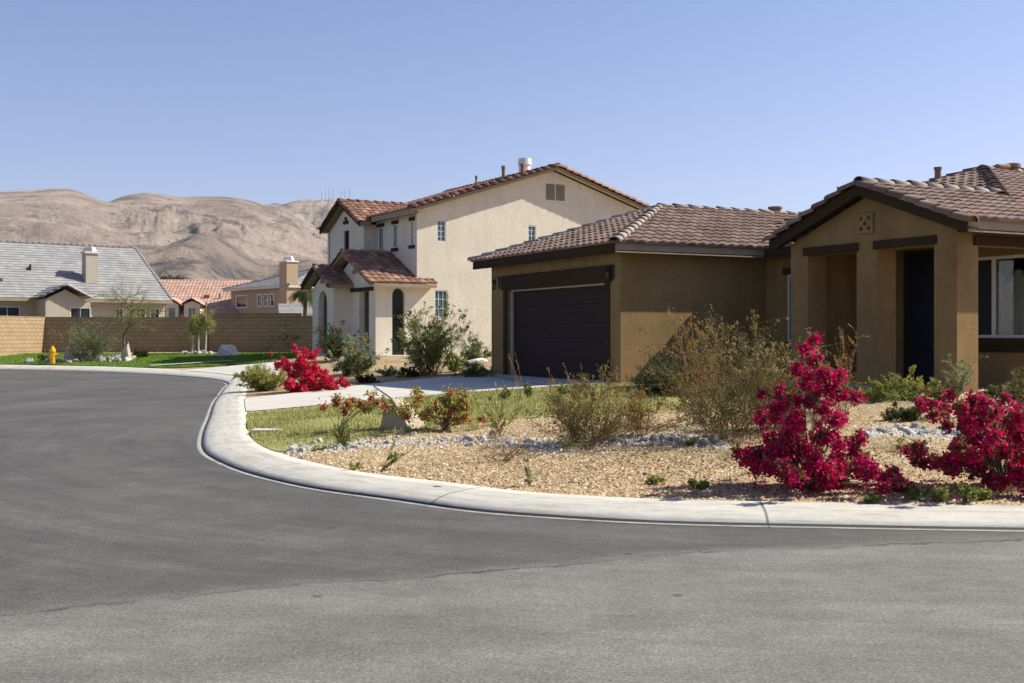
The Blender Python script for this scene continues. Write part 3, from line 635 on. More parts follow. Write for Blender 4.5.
# fascias, rake boards and soffits
fa = MB()
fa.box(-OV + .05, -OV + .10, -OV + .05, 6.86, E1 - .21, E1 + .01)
fa.build('fascia', M['brown'], R)  # front board in the dark copy, shade put into its colour
MB().box(-OV + .052, 3.72, -OV + .046, -OV + .095, E1 - .20, E1 + .008).build('fascia', M['fasc2'], R)  # side board of the same fascia, pale copy with sunlight in the colour
MB().box(2.36, 20, Y0 + .05, Y0 + .10, E1 - .20, E1 + .008).build('fascia', M['fasc2'], R)  # sunlit eave, again the pale copy
MB().box(X0 + .05, X0 + .1, -2.3, -OV + .04, E1 - .21, E1 + .01).build('fascia', M['brown'], R)  # shaded eave, again the dark copy
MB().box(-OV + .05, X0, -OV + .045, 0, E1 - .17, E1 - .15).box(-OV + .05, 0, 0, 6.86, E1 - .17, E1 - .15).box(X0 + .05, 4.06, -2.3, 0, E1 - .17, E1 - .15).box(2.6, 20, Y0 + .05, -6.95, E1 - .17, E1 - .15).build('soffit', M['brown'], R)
for s_, yy in ((1, -2.22), (-1, Y0)):
    a = Vector((GX, yy, E1)); b = Vector((GX, GY, gz)); dn = Vector((0, 0, -.24))
    MB().prism([a + Vector((0, 0, -.02)), b + Vector((0, 0, -.02)), b + dn, a + dn], (.045, 0, 0)).build('rake_board', M['brown'], R)
    MB().prism([a + Vector((.045, 0, -.13)), b + Vector((.045, 0, -.13)), b + Vector((.045, 0, -.15)), a + Vector((.045, 0, -.15))], (.26, 0, 0)).build('soffit', M['brown'], R)
vent_pipe(R, 8.6, -1.0, 4.98, .22, .08, M['pipe']); vent_pipe(R, 7.1, 3.3, zr - .02, .22, .16, M['pipe'])
MB().tube([(7.4, 1.2, 4.3), (7.4, 1.2, 4.9)], .025, 8).build('roof_pipe', M['pipe'], R)
o = MB().lathe(10.4, -1.7, [(.14, 4.8), (.14, 5.2), (.2, 5.21), (.2, 5.3), (.1, 5.33)], 14).build('roof_vent', M['pipe'], R)
MB().tube([(9.9, -1.7, 5.0), (9.9, -1.7, 5.2), (10.2, -1.75, 5.2)], .09, 10).build('roof_pipe', M['pipe'], R)

# ------------------------------------------------------------------ the cream two-storey house
A2 = math.radians(30); Z2 = .70
cream = empty('cream_house', (-3.92, 47.4, Z2), A2, 'two storey cream stucco house with red tiled roofs and arched entry porch', 'house')
R = cream; p = .315; E2 = 6.0; HW = 7.07
W = MB()
gt = lambda a: 5.86 + p * (min(a, 13.24 - a) + .30)
wallstrip(W, (0, 0), (1, 0), 13.24, -.4, gt, .2, (0, 1), [(.91, 1.34, 4.70, 5.60), (5.32, 5.74, 4.70, 5.60), (.80, 1.42, 1.55, 2.69)], extra=(6.62,))
wallstrip(W, (0, .2), (0, 1), 4.0, -.4, 5.9, .2, (1, 0), [(.08, .37, 4.55, 5.56), (1.73, 2.15, 4.55, 5.56), (3.21, 3.71, 4.55, 5.56)])
wallstrip(W, (13.24, .2), (0, 1), 10, -.4, 5.9, .2, (-1, 0)); wallstrip(W, (0, 10.2), (1, 0), 13.24, -.4, gt, .2, (0, -1), extra=(6.62,))
W.build('wall', M['cream'], R)
W = MB(); wy0, wy1 = 4.15, 8.25; wm = 6.2; wp = .47
wallstrip(W, (-.62, wy0), (0, 1), wy1 - wy0, -.4, lambda a: 5.62 + wp * min(a, 4.1 - a) + .1, .2, (1, 0), [(1.72, 2.35, 4.5, 5.58)], extra=(2.05,))
wallstrip(W, (-.42, wy0), (1, 0), 1.0, -.4, 5.7, .2, (0, 1)); wallstrip(W, (-.42, wy1), (1, 0), 6, -.4, 5.7, .2, (0, -1))
W.build('wing_wall', M['cream'], R)
tl = dict(tw=.30, th=.36, amp=.045, lip=.035)
r2 = tiled('roof', [(-.45, 10.6, E2), (-.45, -.38, E2), (6.62, -.38, E2 + p * HW), (6.62, 10.6, E2 + p * HW)], M['tile_r'], R, **tl)
tiled('roof_tiles', [(13.69, -.38, E2), (13.69, 10.6, E2), (6.62, 10.6, E2 + p * HW), (6.62, -.38, E2 + p * HW)], M['tile_r'], r2, **tl)
caps('rake_tiles', (-.45, -.36, E2 + .0), (6.62, -.36, E2 + p * HW + .0), M['tile_r'], r2, r=.17, seg=.40, step=.05)
caps('rake_tiles', (13.69, -.36, E2 + .0), (6.62, -.36, E2 + p * HW + .0), M['tile_r'], r2, r=.17, seg=.40, step=.05)
caps('ridge_tiles', (6.62, -.4, E2 + p * HW), (6.62, 10.6, E2 + p * HW), M['tile_r'], r2, r=.16)
# wing roof
WE = 5.78; wz = WE + wp * 2.45; 
tiled('roof_tiles', [(-1.0, wy0 - .4, WE), (.4, wy0 - .4, WE), (3.2, wm, wz), (-1.0, wm, wz)], M['tile_r'], r2, **tl)
tiled('roof_tiles', [(3, wy1 + .4, WE), (-1.0, wy1 + .4, WE), (-1.0, wm, wz), (3.2, wm, wz)], M['tile_r'], r2, **tl)
caps('rake_tiles', (-.95, wy0 - .42, WE - .03), (-.95, wm, wz), M['tile_r'], r2, r=.14); caps('rake_tiles', (-.95, wy1 + .42, WE - .03), (-.95, wm, wz), M['tile_r'], r2, r=.14)
caps('ridge_tiles', (-1, wm, wz), (3.4, wm, wz), M['tile_r'], r2, r=.14)
fb = MB(); fb.box(-.45, -.40, -.38, wy0 - .42, E2 - .24, E2 - .02)
fb.build('fascia', M['fasc2'], R)
MB().box(-.40, 0, -.38, 4.2, E2 - .17, E2 - .15).build('soffit', M['fasc2'], R)
def rake(x0, x1, y, za, zb, dep=.2, t=.05, m=M['fasc2'], off=.0):
    a = Vector((x0, y, za)); b = Vector((x1, y, zb)); MB().prism([a + Vector((0, 0, -.03)), b + Vector((0, 0, -.03)), b + Vector((0, 0, -dep)), a + Vector((0, 0, -dep))], (0, t, 0)).build('rake_board', m, R)
rake(-.40, 6.62, -.38, E2, E2 + p * HW, .17); rake(13.69, 6.62, -.38, E2, E2 + p * HW, .17)
for x0 in (-.45, 13.69):
    a = Vector((x0, -.33, E2 - .08)); b = Vector((6.62, -.33, E2 + p * HW - .08)); dz = Vector((0, 0, -.03)); MB().prism([a, b, b + dz, a + dz], (0, .33, 0)).build('soffit', M['cream'], R)
def rakey(x, y0, y1, za, zb, dep=.2, m=None):
    a = Vector((x, y0, za)); b = Vector((x, y1, zb)); MB().prism([a + Vector((0, 0, -.03)), b + Vector((0, 0, -.03)), b + Vector((0, 0, -dep)), a + Vector((0, 0, -dep))], (.05, 0, 0)).build('rake_board', m or M['brown'], R)
    MB().prism([a + Vector((.05, 0, -.10)), b + Vector((.05, 0, -.10)), b + Vector((.05, 0, -.13)), a + Vector((.05, 0, -.13))], (.4, 0, 0)).build('soffit', M['fasc2'], R)
rakey(-1.0, wy0 - .4, wm, WE, wz, .22); rakey(-1.0, wy1 + .4, wm, WE, wz, .22)
MB().box(-1.0, -.45, wy0 - .4, wy0 - .35, WE - .2, WE - .02).build('fascia', M['fasc2'], R)
for a0, a1 in ((.91, 1.34), (5.32, 5.74)): window(R, mapx(0), a0, a1, 4.70, 5.60, 2, 4, M['white'], M['glass2'])
window(R, mapx(0), .80, 1.42, 1.55, 2.69, 3, 3, M['white'], M['glass2'])
for a0, a1 in ((.28, .57), (1.93, 2.35), (3.41, 3.91)): window(R, mapy(0), a0, a1, 4.55, 5.56, 2, 1, M['white'], M['glass2'], M['brown'], M['brown'], depth=-.03)
window(R, mapy(-.62), wy0 + 1.72, wy0 + 2.35, 4.5, 5.58, 2, 1, M['brown'], M['glass'], None, None, depth=-.12)
cd = MB(mapy(-.62))
for dy, dz in ((0, .17), (-.2, 0), (0, 0), (.2, 0)): cd.tube([(wm + dy, .0, 6.05 + dz - .1), (wm + dy, .06, 6.05 + dz - .1)], .085, 10)
cd.build('gable_vent', M['brown'], R)
for xa in (6.28, 6.80):
    l = MB(mapx(0))
    for i in range(7): l.prism([(xa, .004, 6.80 + i * .095), (xa, .05, 6.80 + i * .095), (xa, .02, 6.86 + i * .095)], (.40, 0, 0))
    lo = MB(mapx(0)).box(xa - .03, xa + .43, .001, .003, 6.76, 7.48).build('louver_vent', M['fasc2'], R)
    l.build('louver', M['fasc2'], lo)
# entry block: big gable (front at x=-1.84) with side arch, opening at the front; small arched gable further out
W = MB(); EB = 2.78; pe = .47
wallstrip(W, (-1.84, 0), (1, 0), 1.84, -.4, EB, .3, (0, 1), [(.73, 1.29, -.4, arch(.73, 1.29, 2.45))])
gtop = lambda a: EB - .02 + pe * min(a, 5.28 - a)
wallstrip(W, (-1.84, .3), (0, 1), 2.34, -.4, lambda a: gtop(a + .3), .25, (1, 0), [(.38, 1.44, -.4, 2.62)], extra=(2.34,))
wallstrip(W, (-1.84, 2.64), (0, 1), 2.64, -.4, lambda a: gtop(a + 2.64), .25, (1, 0), [(.4, 2.2, -.4, 2.5)])
wallstrip(W, (-1.59, 5.28), (1, 0), 1.6, -.4, EB, .2, (0, -1))
W.build('entry_wall', M['cream'], R)
W = MB(); sy0, sy1 = 2.72, 5.22; sm = 3.97
wallstrip(W, (-2.60, sy0), (0, 1), 2.5, -.4, lambda a: 2.80 + .5 * min(a, 2.5 - a), .25, (1, 0), [(.72, 1.78, -.4, arch(.72, 1.78, 2.18))], extra=(1.25,))
wallstrip(W, (-2.35, sy0), (1, 0), .505, -.4, 2.82, .25, (0, 1)); wallstrip(W, (-2.35, sy1), (1, 0), .505, -.4, 2.82, .25, (0, -1))
W.build('arch_porch_wall', M['cream'], R)
EE = 2.92; bz = EE + pe * 3.07; bm_ = 2.64
tiled('porch_roof', [(-2.25, -.43, EE), (.75, -.43, EE), (.75, -.01, EE + pe * .42), (.0, -.01, EE + pe * .42), (0, bm_, bz), (-2.25, bm_, bz)][0:1] + [(0.0, -.43, EE), (0, bm_, bz), (-2.25, bm_, bz)], M['tile_r'], r2, **tl)
tiled('porch_roof', [(0.0, -.43, EE), (.72, -.43, EE), (.72, -.004, EE + pe * .43), (0, -.004, EE + pe * .43)], M['tile_r'], r2, **tl)
tiled('porch_roof', [(0, 5.71, EE), (-2.25, 5.71, EE), (-2.25, bm_, bz), (0, bm_, bz)], M['tile_r'], r2, **tl)
caps('ridge_tiles', (-2.25, bm_, bz), (0, bm_, bz), M['tile_r'], r2, r=.13)
caps('rake_tiles', (-2.2, -.45, EE - .03), (-2.2, bm_, bz), M['tile_r'], r2, r=.13); caps('rake_tiles', (-2.2, 5.73, EE - .03), (-2.2, bm_, bz), M['tile_r'], r2, r=.13)
rakey(-2.25, -.43, bm_, EE, bz, .16, M['fasc2']); rakey(-2.25, 5.71, bm_, EE, bz, .16, M['fasc2'])
MB().box(-2.2, .70, -.43, -.39, EE - .17, EE - .02).build('fascia', M['fasc2'], R); MB().box(-2.2, .7, -.39, -.003, EE - .12, EE - .1).build('soffit', M['cream'], R)
SE = 2.95; sz = SE + .5 * 1.65
tiled('porch_roof', [(-3.0, sy0 - .4, SE), (-1.9, sy0 - .4, SE), (-1.5, sm, sz), (-3.0, sm, sz)], M['tile_r'], r2, **tl)
tiled('porch_roof', [(-1.9, sy1 + .4, SE), (-3.0, sy1 + .4, SE), (-3.0, sm, sz), (-1.5, sm, sz)], M['tile_r'], r2, **tl)
caps('ridge_tiles', (-3.0, sm, sz), (-1.5, sm, sz), M['tile_r'], r2, r=.13)
caps('rake_tiles', (-2.95, sy0 - .42, SE - .03), (-2.95, sm, sz), M['tile_r'], r2, r=.13); caps('rake_tiles', (-2.95, sy1 + .42, SE - .03), (-2.95, sm, sz), M['tile_r'], r2, r=.13)
rakey(-3.0, sy0 - .4, sm, SE, sz, .17); rakey(-3.0, sy1 + .4, sm, SE, sz, .17)
MB().box(-2.95, -1.86, sy0 - .4, sy0 - .35, SE - .17, SE - .02).build('fascia', M['fasc2'], R)
MB(mapy(-1.84)).box(.2, 2.5, .003, .09, 2.62, 2.78).build('lintel', M['brown'], R)
MB(mapy(-.0)).box(.5, 2.2, .004, .03, 0, 2.4).build('entry_door', M['door'], R)
MB().box(-1.0, -.5, .16, .2, -.1, 2.7).build('screen_door', M['glass'], R)
g = MB()
for i in range(9): g.box(-1.11 + i * .07, -1.098 + i * .07, .1, .112, .1, 1.9)
g.box(-1.12, -.54, .1, .115, .1, .14).box(-1.12, -.54, .1, .115, 1.35, 1.38); g.build('iron_gate', M['black'], R)
for mp_, yy, zz in ((mapy(-2.60), sm, 3.2), (mapy(-1.84), 2.2, 3.55)):
    cd = MB(mp_)
    for dy, dz in ((0, .13), (-.16, 0), (0, 0), (.16, 0)): cd.tube([(yy + dy, .0, zz + dz - .1), (yy + dy, .05, zz + dz - .1)], .065, 10)
    cd.build('gable_vent', M['fasc2'], R)
MB().box(-2.6, 0, .3, 5.2, -.3, .02).build('porch_floor', M['conc'], R)
MB().box(-1.9, -.2, -1.3, -.02, -.4, .0).build('step', M['conc'], R)
# roof pipes, found along the rake
def zr2(x): return E2 + p * (x + .45)
vent_pipe(R, 3.1, .6, zr2(3.1), .55, .045, M['pipe']); vent_pipe(R, 4.5, .7, zr2(4.5), .65, .075, M['pipe']); vent_pipe(R, 6.0, 1.6, zr2(6.0), .5, .085, M['pipe'])
MB().lathe(7.3, 3.6, [(.30, 7.6), (.28, 8.8), (.33, 8.82), (.30, 9.12), (.12, 9.14)], 16).build('flue_cap', M['white'], R)

# ------------------------------------------------------------------ block walls at the back of the lawn
def block_wall(a, b, hgt, label, z0=.45):
    a, b = Vector(a), Vector(b); d = b - a; L = d.length; ang = math.atan2(d.y, d.x)
    o = MB().box(0, L, 0, .2, 0, hgt).build('block_wall', M['wall']); o.location = (a.x, a.y, z0); o.rotation_euler = (0, 0, ang)
    tag(o, label, 'wall', 'block walls behind the lawn')
    c = MB().box(-.02, L + .02, -.02, .22, hgt, hgt + .06).build('cap', M['wall'], o)
    return o
def wp_(px, d): return ((px - 512) / FPX * d, d)
block_wall(wp_(-110, 50.0), wp_(45, 61.5), 1.99, 'sunlit tan block wall at the far left, running up behind the hydrant')
block_wall(wp_(45.2, 61.52), wp_(208, 62), 1.98, 'shaded tan block wall behind the grey green shrub and the leaning tree')
block_wall(wp_(208.5, 62.0), wp_(352, 61.0), 2.02, 'shaded tan block wall behind the staked saplings and the red flowers')
# little raised wall stretch seen above the wall
o = MB().box(0, 5.0, 0, .2, 0, 2.3).build('block_wall', M['wall']); o.location = (*wp_(210, 62.6), .42); tag(o, 'short taller stretch of block wall rising just above the wall behind the saplings', 'wall', 'block walls behind the lawn')

# ------------------------------------------------------------------ far houses
def far_house(name, label, px, d, ang, base=.7):
    return empty(name, ((px - 512) / FPX * d, d, base), math.radians(ang), label, 'house')
# grey house: origin = right front corner, local -x runs left along the front, +y is back
g = far_house('grey_roof_house', 'single storey house with wide pale grey tiled roof and square chimney at the far left', 172, 78, 38)
GE = 3.15; tg_ = dict(tw=.33, th=.36, amp=.0, lip=.035, style='flat', res=1)
W = MB(); W_L = 26
def holes_(L): return [(-b, -a, z0, z1) for a, b, z0, z1 in L]
wallstrip(W, (-.35, .35), (-1, 0), W_L, -.5, GE - .15, .2, (0, 1)); wallstrip(W, (-.35, .55), (0, 1), 12.8, -.5, lambda a: GE - .2 + .57 * min(a, 12.8 - a), .2, (-1, 0), extra=(6.4,))
W.build('wall', M['greige'], g)
rf = tiled('roof', [(-30, -.1, GE), (0, -.1, GE), (0, 6.9, GE + .57 * 7), (-30, 6.9, GE + .57 * 7)], M['tile_g'], g, **tg_)
tiled('roof_tiles', [(0, 13.9, GE), (-30, 13.9, GE), (-30, 6.9, GE + .57 * 7), (0, 6.9, GE + .57 * 7)], M['tile_g'], rf, **tg_)
caps('ridge_tiles', (-30, 6.9, GE + .57 * 7), (0, 6.9, GE + .57 * 7), M['tile_g'], rf, r=.12); caps('rake_tiles', (0, -.1, GE), (0, 6.9, GE + .57 * 7), M['tile_g'], rf, r=.12)
MB().box(-30, 0, -.14, -.1, GE - .2, GE - .01).build('fascia', M['fasc2'], g)
def gx_(px):                                            # local x on the front wall seen at a pixel
    a = math.radians(38); c = ((172 - 512) / FPX * 78, 78); q = (px - 512) / FPX; return (q * c[1] - c[0]) / (math.cos(a) - q * math.sin(a))
# chimney
cx = gx_(93) ; cy = 1.9
cx = gx_(101)
ch = MB().box(cx - .40, cx + .40, cy - .1, cy + .7, 2.5, 6.25).build('chimney', M['greige'], g)
MB().box(cx - .48, cx + .48, cy - .18, cy + .78, 6.25, 6.38).lathe(cx, cy + .3, [(.5, 6.38), (.34, 6.68), (.3, 6.7)], 4).build('chimney_cap', M['pinkw'], ch)
# front cross gable
ga0, ga1 = gx_(30), gx_(81); gm = (ga0 + ga1) / 2; gw = (ga1 - ga0) / 2; gp_ = .52; gh = GE + gp_ * gw
W = MB(); wallstrip(W, (ga0 + .4, -1.9), (1, 0), 2 * gw - .8, -.5, lambda a: GE - .1 + gp_ * min(a, 2 * gw - .8 - a), .2, (0, 1), [(gw * .95, gw * .95 + 1.25, 1.4, 2.55)], extra=(gw - .4,))
wallstrip(W, (ga0 + .4, -1.7), (0, 1), 2.0, -.5, GE - .1, .2, (1, 0)); wallstrip(W, (ga1 - .4, -1.7), (0, 1), 2.0, -.5, GE - .1, .2, (-1, 0)); W.build('gable_wall', M['greige'], g)
tiled('roof_tiles', [(ga0, 2.0, GE), (ga0, -2.3, GE), (gm, -2.3, gh), (gm, 4.5, gh)], M['tile_g'], rf, **tg_)
tiled('roof_tiles', [(ga1, -2.3, GE), (ga1, 2.0, GE), (gm, 4.5, gh), (gm, -2.3, gh)], M['tile_g'], rf, **tg_)
caps('rake_tiles', (ga0, -2.25, GE), (gm, -2.25, gh), M['tile_g'], rf, r=.13); caps('rake_tiles', (ga1, -2.25, GE), (gm, -2.25, gh), M['tile_g'], rf, r=.13)
window(g, mapx(-1.9), ga0 + .4 + gw * .95, ga0 + .4 + gw * .95 + 1.25, 1.4, 2.55, 2, 1, M['white'], M['glass'])
for (pa, pb) in ((-6, 21), (86.5, 93), (115, 125), (136, 147), (150, 161)):
    window(g, mapx(.35), gx_(pa) + .1, gx_(pb), 1.45, 2.6, 2 if pb - pa > 9 else 1, 1, M['white'], M['glass'], depth=.05)
MB().prism([(gx_(40), 3.2, 4.9), (gx_(40) + .35, 3.2, 4.9), (gx_(40) + .35, 3.2, 5.5)], (0, .3, 0)).build('roof_vent', M['black'], g)
MB().tube([(gx_(2), 1.2, 3.6), (gx_(2), 1.2, 4.25), (gx_(2) + .3, 1.2, 4.3)], .14, 8).build('roof_pipe', M['pipe'], g)
# salmon-roofed house between
g = far_house('salmon_roof_house', 'house under a broad salmon tiled roof with two small white dormers', 200, 98, 6)
W = MB().box(-4.0, 2.4, .4, 9, -.5, 2.5); W.build('wall', M['pinkw'], g)
rf = tiled('roof', [(-6.5, 0, 2.5), (3.6, 0, 2.5), (3.6, 7.0, 5.85), (-6.5, 7.0, 5.85)], M['tile_p'], g, tw=.3, th=.36, amp=.03, lip=.03, style='barrel', res=3)
tiled('roof_tiles', [(3.6, 14, 2.5), (-6.5, 14, 2.5), (-6.5, 7, 5.85), (3.6, 7, 5.85)], M['tile_p'], rf, tw=.3, th=.36, style='flat', res=1)
for x0, x1, yy in ((-2.75, -1.75, -.4), (-1.3, .05, -.2)):
    W = MB(); xm = (x0 + x1) / 2; wallstrip(W, (x0, yy), (1, 0), x1 - x0, 1.0, lambda a, q=(x1 - x0): 3.45 + .4 * min(a, q - a), 2.6, (0, 1), extra=((x1 - x0) / 2,))
    dm = W.build('dormer', M['cream'], g)
    for sx in (-1, 1):
        tiled('dormer_roof', [(xm + sx * ((x1 - x0) / 2 + .35), yy - .35, 3.36), (xm + sx * ((x1 - x0) / 2 + .35), yy + 3, 3.36), (xm, yy + 3, 4.0), (xm, yy - .35, 4.0)], M['tile_p'], dm, tw=.3, th=.36, amp=.03, lip=.03, res=3)
    window(dm, mapx(yy), xm - .32, xm + .32, 2.2, 3.15, 1, 1, M['white'], M['glass2'], depth=.04)
MB().tube([(1.2, 3.2, 3.8), (1.2, 3.2, 4.5)], .09, 8).build('roof_pipe', M['pipe'], g); MB().box(-.2, .3, 3.2, 3.4, 3.9, 4.35).build('roof_vent', M['pipe'], g)
# beige house
g = far_house('beige_house', 'beige house behind the wall with grey hipped roof and white topped chimney', 291, 92, 39.5)
BE = 4.83
def by_(px):
    a = math.radians(39.5); c = ((291 - 512) / FPX * 92, 92); q = (px - 512) / FPX; return (q * c[1] - c[0]) / (-math.sin(a) - q * math.cos(a))
Ly = by_(231); W = MB()
wallstrip(W, (0, 0), (0, 1), Ly, -.5, BE - .1, .2, (1, 0)); wallstrip(W, (.2, 0), (1, 0), 9, -.5, BE - .1, .2, (0, 1)); W.build('wall', M['beige'], g)
hw = Ly / 2 + .5
rf = tiled('roof', [(-.5, Ly + .5, BE), (-.5, -.5, BE), (hw - .5, hw - .5, BE + .3 * hw)], M['tile_g'], g, **tg_)
tiled('roof_tiles', [(-.5, -.5, BE), (14, -.5, BE), (14, hw - .5, BE + .3 * hw), (hw - .5, hw - .5, BE + .3 * hw)], M['tile_g'], rf, **tg_)
tiled('roof_tiles', [(14, Ly + .5, BE), (-.5, Ly + .5, BE), (hw - .5, hw - .5, BE + .3 * hw), (14, hw - .5, BE + .3 * hw)], M['tile_g'], rf, **tg_)
for yy in (-.5, Ly + .5): caps('ridge_tiles', (-.5, yy, BE), (hw - .5, hw - .5, BE + .3 * hw), M['tile_g'], rf, r=.13)
MB().box(-.54, -.5, -.5, Ly + .5, BE - .22, BE - .01).box(-.5, 14, -.54, -.5, BE - .22, BE - .01).build('fascia', M['pinkw'], g)
ch = MB().box(-.6, .4, -.4, .8, -.5, 6.65).build('chimney', M['beige'], g)
MB().box(-.68, .48, -.48, .88, 6.65, 6.75).lathe(-.1, .2, [(.55, 6.75), (.4, 7.1), (.3, 7.15)], 4).build('chimney_cap', M['white'], ch)
for pa, pb in ((237, 248), (258, 262.5), (264.5, 269), (271, 275)):
    y1, y0 = by_(pa), by_(pb); window(g, mapy(0), y0, y1, 3.15, 4.25, 2 if pb - pa > 8 else 1, 1 if pb - pa > 8 else 2, M['white'], M['glass'], depth=.04, fw=.09)
# small white building piece right of it, low roof
g = far_house('pale_low_house', 'pale low house roofline peeking over the wall beside the palm', 303, 82, 30)
MB().box(-1.5, 3.5, 0, 5, -.5, 2.3).build('wall', M['pinkw'], g)
tiled('roof', [(-1.9, -.4, 2.25), (4, -.4, 2.25), (3, 2.5, 3.1), (-1, 2.5, 3.1)], M['tile_g'], g, **tg_)

# ------------------------------------------------------------------ desert hills, real distance and height
def prof(pts_, x):
    t = np.linspace(-2.2, 2.2, 13); w8 = np.exp(-t * t / 2); return float((np.interp(x + t * 9, [a for a, b in pts_], [b for a, b in pts_]) * w8).sum() / w8.sum())
PX = np.concatenate([np.arange(-420, -20, 4.), np.arange(-20, 420, .8), np.arange(420, 1500, 8.)]); DD = np.geomspace(420, 4600, 230)
sky_far = [(-420, 215), (240, 215), (262, 204), (290, 199.5), (320, 198), (350, 199), (420, 204), (520, 218), (640, 245), (800, 290), (1500, 320)]
sky_r = [(-420, 300), (40, 300), (70, 240), (95, 213), (108, 199), (130, 193.5), (152, 192), (180, 197), (205, 195.5), (228, 195.5), (250, 199), (262, 203), (275, 211), (310, 224), (340, 236), (400, 255), (520, 290), (1500, 330)]
sky_l = [(-420, 215), (-150, 200), (-40, 195), (0, 190.5), (30, 189.5), (60, 187), (76, 188.5), (92, 195), (108, 203), (120, 213), (140, 226), (170, 243), (200, 262), (260, 300), (1500, 334)]
foot = [(-420, 262), (0, 256), (100, 258), (150, 262), (185, 250), (200, 246), (215, 249), (240, 262), (262, 272), (300, 268), (420, 278), (700, 310), (1500, 330)]
V = np.zeros((len(PX), len(DD), 3))
def dome(y, D, Dc, front, back): 
    zc = (HY - y) / FPX * Dc
    t = np.where(D < Dc, np.clip((D - (Dc - front)) / front, 0, 1), np.clip(1 - (D - Dc) / back, 0, 1)); t = t * t * (3 - 2 * t) * .45 + t * .55
    return np.maximum(zc * t, 0)
for i, px in enumerate(PX):
    q = (px - 512) / FPX; yl, yr, yf, ys = prof(sky_l, px), prof(sky_r, px), prof(foot, px), prof(sky_far, px)
    z1 = dome(yf, DD, 900 + 60 * math.sin(px * .03), 330, 260); z2 = dome(yl, DD, 2100 + 90 * math.sin(px * .021), 1350, 500)
    z3 = dome(yr, DD, 2500, 1700, 500); z4 = dome(ys, DD, 3600, 1400, 800)
    z = np.maximum(np.maximum(z1, z2), np.maximum(z3, z4)); hh = np.stack([z1, z2, z3, z4]); kq = 9.; z = np.log(np.exp((hh - z) / kq).sum(0)) * kq + z - math.log(4) * kq * .3 + np.minimum(z * .012, 4)
    for j, D in enumerate(DD):
        x, y = q * D, D; zz = z[j]
        if zz > 2:
            v = Vector((x * .0021, y * .0011, 3.1)); ra = noise.ridged_multi_fractal(v, 1.0, 2.1, 5, 1.0, 2.0)
            rb = noise.fractal(Vector((x * .022, y * .012, 1.7)), .9, 2.1, 5); rc = noise.ridged_multi_fractal(Vector((x * .010, y * .0045, 8)), .9, 2.1, 4, 1.0, 2.0)
            amp = min(1, zz / 90) ; crest = math.exp(-((max(0, zz / D * FPX - 118)) / 14) ** 2)
            rd = noise.ridged_multi_fractal(Vector((x * .0052 + ra * .3, y * .0024, 5.5)), .85, 2.15, 6, 1.0, 2.0)
            zz += (-(ra - 1.1) * 26 * amp - (rd - 1.1) * 24 * amp - (rc - 1.1) * 5.0 * amp) * (D / 2300) ** .6 * crest + rb * 1.3 * amp
            # rock bands
            rr = noise.noise(Vector((x * .0035, y * .003, 20))); 
            if rr > .28: zz += (rr - .28) * 60 * abs(noise.noise(Vector((x * .03, y * .03, 4))))
        V[i, j] = (x, y, max(zz, -3))
V[:, 0, 2] = -3; V[:, -1, 2] = -3
nj = len(DD); I, J = np.meshgrid(np.arange(len(PX) - 1), np.arange(nj - 1), indexing='ij'); a = (I * nj + J).ravel(); F = np.stack([a, a + nj, a + nj + 1, a + 1], 1)
o = npmesh('hills', V.reshape(-1, 3), F, M['hill']); o.data.polygons.foreach_set('use_smooth', [True] * len(o.data.polygons)); tag(o, kind='structure')
hillV = V
for i, (px, hp) in enumerate(((321.5, 8), (325.5, 11), (329, 13), (333, 12), (341, 9), (344.5, 11), (349.5, 12))):
    D = 3560.; k_ = int(np.argmin(abs(PX - px))); jj = int(np.argmin(abs(DD - D))); zb = float(V[k_, max(0, jj - 6):jj + 6, 2].max()); hgt = hp / FPX * D
    m = MB().tube([(0, 0, -6), (0, 0, hgt)], [1.1, .45], 5)
    for f in (.55, .75, .92): m.tube([(-2.2 + f, 0, hgt * f), (2.2 - f, 0, hgt * f)], .35, 4)
    o = m.build('antenna_mast', M['mast']); o.location = ((px - 512) / FPX * D, D, zb)
    tag(o, 'thin steel antenna mast standing on the far ridge above the cream house', 'antenna', 'antenna masts on the far ridge')

# ------------------------------------------------------------------ vegetation
def nrm(v): return v / (np.linalg.norm(v, axis=-1, keepdims=True) + 1e-9)
def leaves(P, size, aspect=.45, up=.0, dirs=None, rng=RNG):
    """P (N,3) points -> diamond leaves; returns V,F"""
    n = len(P); d = nrm(rng.normal(size=(n, 3)) + np.array([0, 0, up])) if dirs is None else nrm(dirs + rng.normal(size=(n, 3)) * .45)
    r = nrm(np.cross(d, rng.normal(size=(n, 3)))); L = size * rng.uniform(.6, 1.35, (n, 1)); Wd = L * aspect
    nn = nrm(np.cross(d, r))
    V = np.stack([P, P + d * L * .5 + r * Wd * .5 + nn * L * .06, P + d * L, P + d * L * .5 - r * Wd * .5 + nn * L * .06], 1).reshape(-1, 3)
    return V, np.arange(n * 4).reshape(n, 4)
def stems_mesh(lines, seg=4):
    V, F = [], []
    for pts_, r in lines:
        pts_ = np.asarray(pts_); n = len(pts_); b = len(V); t = nrm(np.gradient(pts_, axis=0)); a = nrm(np.cross(t, np.array([.3, .9, .2]))); c = np.cross(t, a)
        rr = np.linspace(r, r * .35, n)
        for i in range(n):
            for k in range(seg): V.append(pts_[i] + (a[i] * math.cos(2 * math.pi * k / seg) + c[i] * math.sin(2 * math.pi * k / seg)) * rr[i])
        for i in range(n - 1):
            for k in range(seg): F.append((b + i * seg + k, b + i * seg + (k + 1) % seg, b + (i + 1) * seg + (k + 1) % seg, b + (i + 1) * seg + k))
    return np.array(V), np.array(F)
